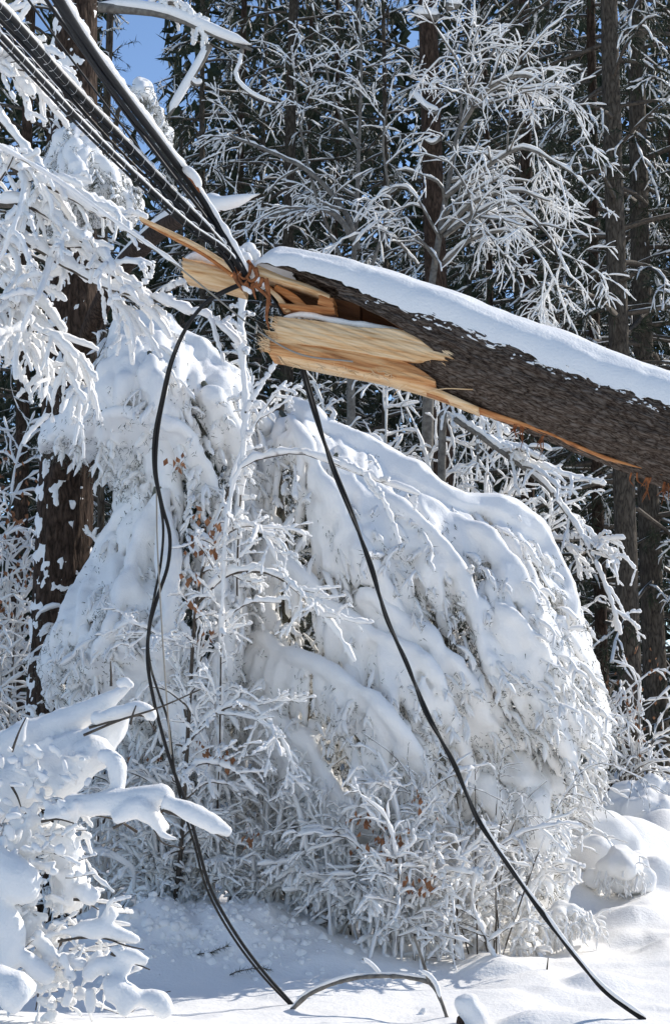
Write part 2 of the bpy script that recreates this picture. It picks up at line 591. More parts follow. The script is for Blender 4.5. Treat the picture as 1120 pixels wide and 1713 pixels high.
def sb(th):
    """where the bark starts along the stem, per angle, in metres"""
    deg = np.degrees(th)
    k = [0, 25, 52, 58, 64, 72, 84, 92, 104, 112, 120, 128, 136, 145, 155, 170, 200, 260, 300, 330, 360]
    v = [0.10, 0.08, 0.02, 0.10, 0.30, 0.42, 0.46, 0.62, 0.86, 0.97, 0.93, 0.80, 0.74, 0.77, 0.86, 1.1, 0.9, 0.5, 0.25, 0.12, 0.10]
    return np.interp(deg, k, v)
s0 = sb(th) + 0.035 * n2(th * 9, 0.3, 5, 3) + 0.02 * n2(th * 40, 0.9, 6, 2)
tt = np.linspace(0, 1, NS) ** 1.55
S = s0[None, :] + tt[:, None] * (LT - s0[None, :])
TH = np.broadcast_to(th, S.shape)
def bark_r(S, TH):
    q = np.stack((np.cos(TH) * RT, np.sin(TH) * RT, S * 0.16), -1)
    q2 = np.stack((np.cos(TH) * RT, np.sin(TH) * RT, S * 0.30), -1)
    w = 0.012 * np.stack([vnoise(q2, 20, 70 + i) for i in range(3)], -1)
    f = 1 - np.abs(vnoise(q2 + w, 40, 8)) * 2.4
    f2 = 1 - np.abs(vnoise(q2 + w, 85, 9)) * 2.0
    lump = vnoise(q2, 6, 10)
    cyc = vnoise(np.stack((np.cos(TH) * RT, np.sin(TH) * RT, S), -1), 42, 12)
    return RT + 0.009 * np.clip(f, -1, 1) + 0.0045 * np.clip(f2, -1, 1) + 0.008 * lump + 0.003 * cyc + 0.010 * (S - 1)
RB = bark_r(S, TH)
V = np.stack((S, RB * -np.sin(TH), RB * np.cos(TH) + bend(S)), -1)
# a turned-in lip gives the bark its thickness
lip = V[0].copy()
lip[:, 1] *= 0.93
lip[:, 2] = (lip[:, 2] - bend(S[0])) * 0.93 + bend(S[0])
V = np.concatenate((lip[None], V), 0)
bark = local_part('bark', V.reshape(-1, 3), grid_quads(NS + 1, NTH), None, M_FALLEN)
# heartwood core behind the bark edge
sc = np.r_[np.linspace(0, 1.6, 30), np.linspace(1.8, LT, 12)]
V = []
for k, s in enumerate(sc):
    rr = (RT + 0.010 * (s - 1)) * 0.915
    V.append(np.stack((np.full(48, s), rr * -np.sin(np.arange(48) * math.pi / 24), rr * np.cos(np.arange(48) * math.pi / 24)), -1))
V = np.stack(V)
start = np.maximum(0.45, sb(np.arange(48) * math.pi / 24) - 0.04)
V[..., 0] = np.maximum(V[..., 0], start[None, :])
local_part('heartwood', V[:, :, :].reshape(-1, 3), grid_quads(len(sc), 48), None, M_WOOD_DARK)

def loft(name, top, bot, yf, yb, mat, nu=60, nv=26, bulge=0.02, grain=0.006, jag=0.03, seed=0, gs=90, parent=None, jag_r=0.0):
    """solid splinter of wood between two outlines given in picture pixels"""
    tp = np.array([loc_px(*p)[[0, 2]] for p in top])
    bt = np.array([loc_px(*p)[[0, 2]] for p in bot])
    tp = spline(np.c_[tp, np.zeros(len(tp))], nu)[:, :2] if len(tp) > 2 else spline(np.c_[tp, np.zeros(2)], nu)[:, :2]
    bt = spline(np.c_[bt, np.zeros(len(bt))], nu)[:, :2] if len(bt) > 2 else spline(np.c_[bt, np.zeros(2)], nu)[:, :2]
    u = np.linspace(0, 1, nu)[:, None]
    v = np.linspace(0, 1, nv)[None, :]
    Xs = bt[:, None, 0] * (1 - v) + tp[:, None, 0] * v
    Zs = bt[:, None, 1] * (1 - v) + tp[:, None, 1] * v
    ends = (1 - u) ** 8
    endr = u ** 8
    Xs = Xs - ends * jag * np.abs(n2(v * 9 + seed, 0.5 + 0 * v, seed + 1, 3)) * 1.6 + endr * jag_r * n2(v * 11 + seed, 0.2 + 0 * v, seed + 2, 3)
    g = n2(Xs * 5, Zs * gs, seed + 3, 3) + 0.5 * n2(Xs * 2, Zs * gs * 0.35, seed + 4, 2)
    yfv = (yf(u, v) if callable(yf) else yf) + 0 * Xs
    Yf = yfv - bulge * np.sin(math.pi * v) - grain * g
    Zb = Zs
    Yb = (yb(u, v) if callable(yb) else yb) + 0 * Xs
    F_ = np.stack((Xs, Yf, Zs), -1)
    B_ = np.stack((Xs + 0.01, Yb, Zb), -1)[:, ::-1]
    ring = np.concatenate((F_, B_), 1)
    m = ring.shape[1]
    V = ring.reshape(-1, 3)
    Q = grid_quads(nu, m)
    ci = len(V)
    V = np.vstack((V, ring[0].mean(0), ring[-1].mean(0)))
    j = np.arange(m)
    T = np.concatenate((np.stack((j, (j + 1) % m, np.full(m, ci)), -1),
                        np.stack(((nu - 1) * m + (j + 1) % m, (nu - 1) * m + j, np.full(m, ci + 1)), -1)))
    return local_part(name, V, Q, T, mat, True, parent)

# lower slab: pale split face, redder strip along its foot
slab = loft('split_slab', [(466, 532), (520, 538), (600, 551), (680, 560), (740, 583), (775, 606)],
            [(461, 576), (520, 580), (600, 594), (660, 606), (705, 612), (730, 612)],
            lambda u, v: -0.175 - 0.03 * u, 0.03, M_WOOD, 100, 40, 0.014, 0.011, 0.05, 3, jag_r=0.09)
loft('split_slab', [(450, 568), (520, 574), (600, 590), (660, 604), (700, 622), (728, 642)],
     [(455, 592), (520, 602), (600, 620), (650, 632), (690, 641), (728, 648)],
     lambda u, v: -0.165 - 0.02 * u, 0.05, M_WOOD_TAN, 80, 22, 0.012, 0.011, 0.05, 9)
loft('split_slab', [(456, 588), (540, 600), (640, 622), (720, 646), (800, 682)],
     [(470, 596), (540, 612), (640, 633), (720, 657), (800, 688)],
     lambda u, v: -0.135 + 0.03 * u, 0.02, M_WOOD, 80, 10, 0.006, 0.004, 0.02, 14)
# thin pale torn edge on the underside further right
loft('torn_edge', [(700, 640), (800, 680), (900, 716), (1010, 764), (1120, 800)],
     [(700, 650), (800, 686), (900, 721), (1010, 768), (1120, 803)],
     -0.085, 0.0, M_WOOD_RED, 70, 6, 0.004, 0.004, 0.0, 21)
# upper half: cream lip under the bark, cavity and loose splinters
loft('wood_lip', [(432, 443), (470, 460), (520, 478), (552, 494)], [(430, 458), (470, 472), (515, 487), (552, 503)],
     lambda u, v: -0.195 + 0.03 * v, 0.0, M_WOOD, 50, 14, 0.008, 0.005, 0.01, 31)
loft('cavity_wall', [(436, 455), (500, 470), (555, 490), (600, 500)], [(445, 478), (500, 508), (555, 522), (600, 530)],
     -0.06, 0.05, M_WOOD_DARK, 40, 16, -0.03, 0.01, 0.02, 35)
loft('wood_lip', [(535, 497), (548, 500), (558, 502)], [(533, 512), (548, 517), (558, 520)], -0.19, -0.05, M_WOOD_RED, 14, 10, 0.004, 0.006, 0.012, 37, jag_r=0.01)
loft('wood_lip', [(468, 510), (500, 512), (540, 515), (560, 517)], [(470, 514), (500, 519), (540, 523), (560, 524)], -0.19, -0.05, M_WOOD_RED, 30, 8, 0.004, 0.006, 0.02, 38)
for k, (tp, bt, y, mt) in enumerate([
        ([(462, 474), (490, 488), (512, 508)], [(458, 482), (484, 500), (500, 512)], -0.14, M_WOOD_RED),
        ([(450, 478), (468, 494), (482, 516)], [(446, 482), (462, 500), (474, 518)], -0.15, M_WOOD),
        ([(440, 466), (462, 484), (484, 512)], [(438, 471), (456, 489), (476, 517)], -0.12, M_WOOD_RED),
        ([(470, 482), (500, 496), (520, 512)], [(468, 488), (496, 503), (514, 516)], -0.10, M_BAST)]):
    loft('splinter', tp, bt, y, y + 0.03, mt, 26, 8, 0.006, 0.006, 0.012, 40 + k)
# far end beyond the cables
loft('splinter', [(300, 417), (330, 424), (370, 434), (402, 446)], [(299, 447), (330, 455), (366, 464), (400, 474)],
     -0.06, 0.10, M_WOOD, 50, 22, 0.02, 0.008, 0.02, 51)
loft('splinter', [(229, 352), (280, 376), (330, 402), (392, 442)], [(229, 357), (280, 383), (330, 410), (386, 449)],
     -0.13, -0.09, M_WOOD, 60, 8, 0.006, 0.004, 0.015, 55)
loft('splinter', [(228, 354), (280, 381), (330, 408), (384, 446)], [(229, 357), (280, 386), (330, 414), (382, 453)],
     -0.10, -0.07, M_WOOD_RED, 50, 6, 0.004, 0.004, 0.015, 57)

# snow lying on the trunk
NU, NV = 300, 54
us = np.r_[np.linspace(0, 0.25, 40), np.linspace(0.26, 3.2, 200), np.linspace(3.3, LT, 60)] - 0.03
ph = np.linspace(0, math.pi, NV)
U_, PH = np.meshgrid(us, ph, indexing='ij')
rr = RT + 0.010 * (U_ - 1)
e = np.clip((U_ + 0.03) / 0.12, 0, 1)
cap = np.sqrt(1 - (1 - e) ** 2) * 0.97 + 0.03
base = np.interp(us, [-0.03, 0.35, 0.7, 1.2, 3], [0.50, 0.40, 0.28, 0.25, 0.24])[:, None] * rr
edge = 0.05 * n2(U_ * 4, 3.0 + 0 * U_, 81, 3) + 0.04 * n2(U_ * 17, 1.0 + 0 * U_, 82, 3)
zb = base + edge * rr * 3.0
Ys = -np.cos(PH) * rr * (1.0 - 0.10 * (zb / rr - 0.3)) * np.where(np.sin(PH) > 0.1, 1.0, 1.0)
Zs = zb * cap + (rr * 1.20 - zb) * np.sin(PH) ** 0.85 * cap + 0.030 * n2(U_ * 2.6, PH * 1.4, 83, 3) + 0.003 * n2(U_ * 16, PH * 6, 84, 2)
Ys = Ys * (0.4 + 0.6 * cap)
V = np.stack((U_, Ys, Zs + bend(U_)), -1).reshape(-1, 3)
snowcap = local_part('snow', V, grid_quads(NU, NV, False), None, M_SNOW)
# crumbs of snow held in the bark below the cap
rs = np.random.default_rng(5)
LN = Lines()
for _ in range(200):
    s = rs.uniform(0.55, 2.7)
    a = R(rs.normal(np.interp(s, [0.5, 1.2], [73, 77]), 5))
    r_ = float(bark_r(np.array([s]), np.array([a]))[0])
    p = np.array((s, -math.sin(a) * r_, math.cos(a) * r_ + float(bend(s))))
    l = rs.uniform(0.004, 0.03) * rs.random()+0.004
    q = np.stack([p + np.array((t * l, 0, rs.normal(0, 0.002))) for t in np.linspace(-1, 1, 5)])
    LN.add(q, blob_profile(5) * rs.uniform(0.0015, 0.006))
V, Q = LN.arrays(5)
local_part('snow_crumbs', V, Q, None, M_SNOW)['kind'] = 'stuff'
# ledge of snow along the top of the slab
def local_snow_roll(name, pts, r, yoff, seed, n=40, flat=0.6, parent=None):
    P = spline(np.array([loc_px(a, b) for a, b in pts]), n)
    P[:, 1] = yoff
    rsn = np.random.default_rng(seed)
    rad = r * blob_profile(n, 0.3) * (0.8 + 0.35 * n2(np.linspace(0, 9, n), 0.1, seed, 2))
    LL = Lines().add(P, rad)
    V, Q = LL.arrays(10)
    return local_part(name, V, Q, None, M_SNOW, True, parent)
local_snow_roll('snow', [(470, 530), (500, 524), (560, 536), (620, 546), (676, 556)], 0.022, -0.135, 91, parent=slab)
local_snow_roll('snow', [(666, 548), (700, 552), (740, 566), (800, 584)], 0.024, -0.198, 92)
local_snow_roll('snow', [(298, 414), (318, 408), (345, 416), (372, 428)], 0.032, 0.0, 93)
local_snow_roll('snow', [(394, 436), (400, 420), (412, 408), (420, 416), (428, 432)], 0.040, -0.10, 94)
local_snow_roll('snow', [(384, 410), (398, 416), (410, 428), (420, 444)], 0.030, -0.15, 95)
local_snow_roll('snow', [(424, 474), (434, 470), (444, 482)], 0.018, -0.2, 96, 20)
local_snow_roll('snow', [(404, 482), (414, 486), (424, 492)], 0.020, -0.2, 97, 20)

# fine ragged fibres at the broken ends
rs = np.random.default_rng(12)
LF = Lines()
for _ in range(110):
    e_ = rs.integers(0, 4)
    a, b = [(464, rs.uniform(534, 574)), (452, rs.uniform(570, 592)), (rs.uniform(700, 772), 0), (rs.uniform(470, 690), 0)][e_]
    if e_ == 2: b = 596 + (a - 700) * 0.2 + rs.normal(0, 5)
    if e_ == 3: b = 606 + (a - 470) * 0.17 + rs.normal(0, 3)
    p = loc_px(a, b); p[1] = -0.18 + rs.normal(0, 0.012)
    sg = -1 if e_ in (0, 1) else (1 if e_ == 2 else rs.choice((-1, 1)))
    L_ = rs.uniform(0.02, 0.075)
    q = np.stack([p + np.array((sg * L_ * t, -0.01 * t + rs.normal(0, 0.002), rs.normal(0, 0.012) * t)) for t in (0, 0.35, 0.7, 1.0)])
    LF.add(q, rs.uniform(0.002, 0.0055) * np.array((1, 0.9, 0.6, 0.05)))
V, Q = LF.arrays(4)
local_part('wood_fibres', V, Q, None, M_WOOD)['kind'] = 'stuff'

# torn strips of inner bark
def strip(pts, w, y, mat=M_BAST, n=18, name='bark_strip'):
    P = spline(np.array([loc_px(a, b) for a, b in pts]), n)
    P[:, 1] = y + 0.015 * np.sin(np.linspace(0, 5, n))
    r = w * (1 - 0.75 * np.linspace(0, 1, n) ** 2)
    V, Q = Lines().add(P, r).arrays(5)
    V[:, 1] = y + (V[:, 1] - y) * 0.7
    return local_part(name, V, Q, None, mat)
for pts, w in [
        ([(446, 470), (450, 500), (448, 540), (452, 556)], 0.013), ([(440, 468), (436, 480), (424, 478), (426, 494), (430, 506)], 0.012),
        ([(428, 452), (430, 468), (420, 474), (414, 466)], 0.013), ([(398, 450), (394, 465), (402, 482), (408, 492)], 0.012),
        ([(404, 452), (402, 470), (410, 480), (416, 472)], 0.010), ([(420, 446), (418, 460), (410, 470), (398, 460)], 0.009),
        ([(424, 478), (434, 486), (446, 498), (456, 516)], 0.010), ([(416, 440), (424, 450), (428, 462)], 0.010),
        ([(412, 476), (418, 486), (426, 484), (432, 476)], 0.012)]:
    strip(pts, w, -0.215)
for x0, y0, dx, n_ in [(866, 708, -2, 9), (909, 728, -6, 5), (1084, 800, -8, 8), (1112, 806, -3, 12), (1060, 792, 5, 3)]:
    rs = np.random.default_rng(int(x0))
    for _ in range(n_):
        a = x0 + rs.normal(0, 4)
        l = rs.uniform(14, 44)
        strip([(a, y0), (a + dx * 0.4 + rs.normal(0, 3), y0 + l * 0.5), (a + dx + rs.normal(0, 5), y0 + l)], rs.uniform(0.0018, 0.005), -0.05, M_BAST, 8)
for pts in [[(790, 655), (740, 652), (700, 660), (660, 652)], [(690, 640), (670, 650), (655, 668)], [(560, 610), (590, 616), (640, 622)]]:
    strip(pts, 0.003, -0.14, M_WOOD, 10)

# ------------------------------------------------------------------ cables
def tube_obj(name, P, r, mat, parent, sides=10):
    return Lines().add(P, r).build(name, mat, parent, sides)

def cable(label, pts, r, snow=0.0, lash=None, n=90, snow_dir=(0.5, -0.2, 0.85), extra=None, group='overhead cables pulled down under the trunk', mat=None, name='utility_cable'):
    P = px_path(pts, n)
    root = empty(name, P[-1])
    tag(root, label, 'cable', group)
    sh = tube_obj('sheath', P, r, mat or M_CABLE, root, 12)
    t = np.gradient(P, axis=0)
    t /= np.linalg.norm(t, axis=1, keepdims=True)
    for off, r2 in (extra or []):
        tube_obj('strand', P + np.array(off), r2, mat or M_CABLE, root, 8)
    if lash:
        pitch, rl = lash
        rsl = np.random.default_rng(int(r * 1e5))
        s = np.r_[0, np.cumsum(np.linalg.norm(np.diff(P, axis=0), axis=1))]
        m = int(s[-1] / pitch * 14)
        ss = np.linspace(0, s[-1], m)
        Pc = np.stack([np.interp(ss, s, P[:, i]) for i in range(3)], -1)
        Tc = np.stack([np.interp(ss, s, t[:, i]) for i in range(3)], -1)
        a = np.cross(Tc, (0, 1, 0)); a /= np.linalg.norm(a, axis=1, keepdims=True)
        b = np.cross(Tc, a)
        ang = ss / pitch * 2 * math.pi + 0.9 * n2(ss * 2, 0.2, 4, 2)
        rad = r + rl * 0.6 + (0.012 if extra else 0)
        H = Pc + (np.cos(ang)[:, None] * a + np.sin(ang)[:, None] * b) * rad
        tube_obj('lashing_wire', H, rl * (0.45 + 1.0 * (np.sin(ang + 2.2) > 0.1) * (0.6 + 0.6 * rsl.random(m))), M_LASH, root, 5)
    if snow:
        d = np.array(snow_dir, float)
        d /= np.linalg.norm(d)
        nn = n * 3
        Pn = spline(P, nn)
        ends = np.clip(np.minimum(np.arange(nn) / 8.0, (nn - 1 - np.arange(nn)) / 8.0), 0, 1) ** 0.5
        w = snow * (0.88 + 0.24 * fbm(Pn, 7, 3, 6) + 0.22 * vnoise(Pn, 26, 9)) * (0.12 + 0.88 * ends)
        S = Lines().add(Pn + d * (r * 0.55 + w[:, None] * 0.62), w)
        S.build('snow', M_SNOW, root, 9)
    return root

M_LASH, _, _ = principled('frosted_lashing_wire', (0.75, 0.74, 0.72), 0.6, 0.3)
UP = 'overhead cables pulled down under the trunk'
cable('thickest black overhead cable carrying an unbroken ridge of snow', [(60, -70, 5.4), (100, 0, 5.7), (140, 65, 6.1), (220, 175, 6.8), (282, 257, 7.3), (345, 345, 7.7), (404, 446, 7.78), (424, 492, 7.9)], 0.0175, 0.019)
cable('thin bare black cable just below the snow-ridged one', [(45, -60, 5.5), (78, 0, 5.8), (130, 72, 6.2), (215, 196, 6.9), (286, 290, 7.3), (350, 372, 7.7), (402, 448, 7.79), (418, 490, 7.9)], 0.0078, 0.0)
cable('second black strand hugging the underside of the snow-ridged cable', [(48, -70, 5.4), (92, 2, 5.7), (134, 73, 6.1), (213, 184, 6.8), (276, 267, 7.3), (340, 354, 7.7), (402, 446, 7.76), (422, 494, 7.9)], 0.009, 0.0)
cable('thinnest single wire crossing the leftmost trunk above the bundle', [(20, -40, 5.6), (48, 0, 5.9), (110, 86, 6.4), (200, 205, 7.0), (290, 322, 7.5), (370, 416, 7.75), (410, 470, 7.85)], 0.0045, 0.0)
cable('lashed cable with spiral wire and lumpy snow in the middle of the bundle', [(-50, -32, 5.3), (4, 14, 5.6), (50, 64, 5.9), (105, 128, 6.4), (200, 228, 7.0), (282, 314, 7.4), (380, 420, 7.75), (412, 466, 7.88)], 0.0125, 0.010, (0.10, 0.0017), extra=[((-0.014, 0.0, -0.016), 0.008)])
cable('dark cable pair tucked between the two lashed cables', [(-50, -12, 5.4), (0, 34, 5.7), (48, 84, 6.0), (104, 148, 6.5), (200, 252, 7.1), (282, 334, 7.5), (376, 424, 7.78), (408, 470, 7.9)], 0.008, 0.0, None, extra=[((-0.012, 0.0, -0.012), 0.006)])
cable('lowest lashed cable with spiral wire on the underside of the bundle', [(-60, -4, 5.3), (0, 58, 5.6), (65, 128, 6.0), (150, 218, 6.6), (240, 306, 7.1), (320, 378, 7.5), (388, 430, 7.72), (408, 468, 7.85)], 0.010, 0.0075, (0.115, 0.0016), extra=[((-0.014, 0.0, -0.014), 0.0055)])

DN = 'broken cables hanging to the snow'
pL, YL = on_ground(489, 1680)
pR, YR = on_ground(1078, 1705)
def ramp_y(pts, y0, y1):
    pts = np.array(pts, float)
    d = np.r_[0, np.cumsum(np.hypot(*np.diff(pts, axis=0).T))]
    return [(a, b, y0 + (y1 - y0) * t) for (a, b), t in zip(pts, d / d[-1])]
LL1 = [(415, 470), (390, 480), (352, 500), (318, 538), (292, 592), (275, 660), (263, 730), (261, 790), (271, 845), (284, 895), (281, 945), (265, 995), (250, 1050), (247, 1105), (256, 1165), (271, 1225), (289, 1285), (312, 1345), (330, 1410), (350, 1480), (396, 1565), (446, 1632), (489, 1680)]
LL2 = [(415, 474), (388, 484), (346, 507), (313, 545), (287, 600), (270, 668), (257, 740), (258, 790), (267, 835), (273, 880), (270, 935), (258, 1000), (248, 1060), (251, 1110), (264, 1155), (281, 1205), (287, 1250), (292, 1290), (306, 1350), (325, 1412), (344, 1482), (390, 1568), (442, 1636), (486, 1682)]
cable('black drooping cable looping down on the left into the snow', ramp_y(LL1, 7.85, YL), 0.0095, 0.0, None, 160, group=DN, mat=M_CABLE, name='hanging_cable')
cable('thinner companion strand twisted beside the left drooping cable', ramp_y(LL2, 7.83, YL + 0.02), 0.0068, 0.0, None, 160, group=DN, mat=M_WORN, name='hanging_cable')
RR1 = [(452, 484), (474, 520), (495, 580), (508, 632), (528, 700), (556, 776), (588, 856), (618, 946), (648, 1036), (678, 1108), (714, 1190), (758, 1280), (800, 1370), (850, 1450), (908, 1528), (960, 1600), (1010, 1655), (1078, 1705)]
RR2 = [(448, 486), (472, 524), (498, 582), (514, 634), (532, 698), (553, 778), (586, 860), (622, 946), (646, 1038), (680, 1106), (710, 1192), (761, 1278), (797, 1372), (852, 1449), (905, 1530), (962, 1600), (1008, 1658), (1072, 1706)]
def cable_snow(root, pts, r):
    Pn = px_path(pts, 60)
    w = r * blob_profile(60, 0.25) * (0.75 + 0.6 * np.abs(fbm(Pn, 9, 2, 4)))
    Lines().add(Pn + np.array((0.006, -0.004, 0.010)), w).build('snow', M_SNOW, root, 8)
RY = lambda q, o: [(a, b, y + o) for (a, b, y) in [(p[0], p[1], 7.93 + 0.25 * min(1, i / 3) * 0 + (YR - 7.93) * (i / (len(q) - 1)) ** 1.2) for i, p in enumerate(q)]]
cR = cable('black cable hanging under the trunk and slanting down right into the snow', RY(RR1, 0.0), 0.0092, 0.0, None, 160, group=DN, name='hanging_cable')
cable_snow(cR, RY(RR1, -0.004)[-4:], 0.012)
cable_snow(cR, RY(RR1, -0.004)[12:15], 0.006)
cable('thin worn strand twisted round the cable that slants down right', RY(RR2, -0.010), 0.0070, 0.0, None, 160, group=DN, mat=M_WORN, name='hanging_cable')
cable('thin straight grey wire hanging behind the left drooping cable', ramp_y([(262, 800), (263, 900), (268, 1000), (274, 1100), (282, 1210), (286, 1262)], 8.5, 8.8), 0.0042, 0.0, None, 60, group=DN, mat=M_STEEL, name='hanging_cable')
P = px_path([(-60, 212, 7.2), (0, 246, 7.4), (100, 306, 7.6), (200, 378, 7.7), (290, 440, 7.75), (350, 488, 7.75), (420, 545, 7.74), (500, 592, 7.7), (590, 605, 7.7)], 90)
wire = tag(empty('thin_wire', P[0]), 'thin pale wire wrapped in snow crossing below the cable bundle', 'wire')
tube_obj('core', P, 0.0042, M_STEEL, wire, 8)
rs = np.random.default_rng(77)
Ps = spline(P[:52], 150)
w = 0.0145 * (0.8 + 0.5 * fbm(Ps, 14, 2, 3)) * np.clip((150 - np.arange(150)) / 12.0, 0.1, 1)
Lines().add(Ps + np.array((0.002, 0, 0.007)), w).build('snow', M_SNOW, wire, 8)

# wood shard caught on the cables
SHC = ats([(312, 290, 7.45), (322, 300, 7.42), (334, 322, 7.42)])
sh = tag(empty('bark_shard', SHC[1]), 'small orange wood shard capped with snow, caught on the thickest cable', 'wood shard')
Lines().add(spline(SHC, 12), np.array([.004, .010, .013, .014, .013, .012, .012, .011, .010, .008, .006, .002])).build('wood', M_BAST, sh, 5)
Lines().add(spline(ats([(306, 280, 7.44), (318, 288, 7.42), (328, 300, 7.42), (334, 316, 7.42)]), 14), blob_profile(14) * 0.022).build('snow', M_SNOW, sh, 8)

# snapped limb behind the bundle
P = px_path([(100, 800, 13.0), (130, 620, 12.7), (190, 470, 11.8), (240, 410, 10.9), (300, 366, 9.7), (350, 350, 8.9), (400, 340, 8.4), (436, 328, 8.35)], 40)
sl = tag(empty('snapped_limb', P[0]), 'snapped grey limb under a thick pad of snow behind the cable bundle', 'broken branch')
r = np.interp(np.linspace(0, 1, 40), [0, 0.5, 0.85, 1], [0.075, 0.066, 0.045, 0.004])
tube_obj('limb', P, r, M_PINE, sl, 12)
Ps = spline(P + np.array((0, 0, 1)) * (r[:, None] * 0.75 + 0.01), 80)
w = np.interp(np.linspace(0, 1, 80), [0, 0.5, 0.7, 0.8, 0.9, 0.98, 1], [0.03, 0.05, 0.045, 0.05, 0.06, 0.035, 0.0]) * (0.9 + 0.2 * n2(np.linspace(0, 6, 80), 0.3, 2, 2))
Lines().add(Ps, w).build('snow', M_SNOW, sl, 12)

# ------------------------------------------------------------------ snow-loaded evergreens
def poly_dist(poly, X):
    """signed distance (inside positive) from points X (n,2) to polygon"""
    A = np.asarray(poly, float)
    B = np.roll(A, -1, 0)
    d = np.full(len(X), 1e9)
    ins = np.zeros(len(X), bool)
    for a, b in zip(A, B):
        ab = b - a
        t = np.clip(((X - a) @ ab) / (ab @ ab), 0, 1)
        d = np.minimum(d, np.linalg.norm(X - (a + t[:, None] * ab), axis=1))
        c = ((a[1] > X[:, 1]) != (b[1] > X[:, 1]))
        with np.errstate(divide='ignore', invalid='ignore'):
            xi = (b[0] - a[0]) * (X[:, 1] - a[1]) / (b[1] - a[1]) + a[0]
        ins ^= c & (X[:, 0] < xi)
    return np.where(ins, d, -d)

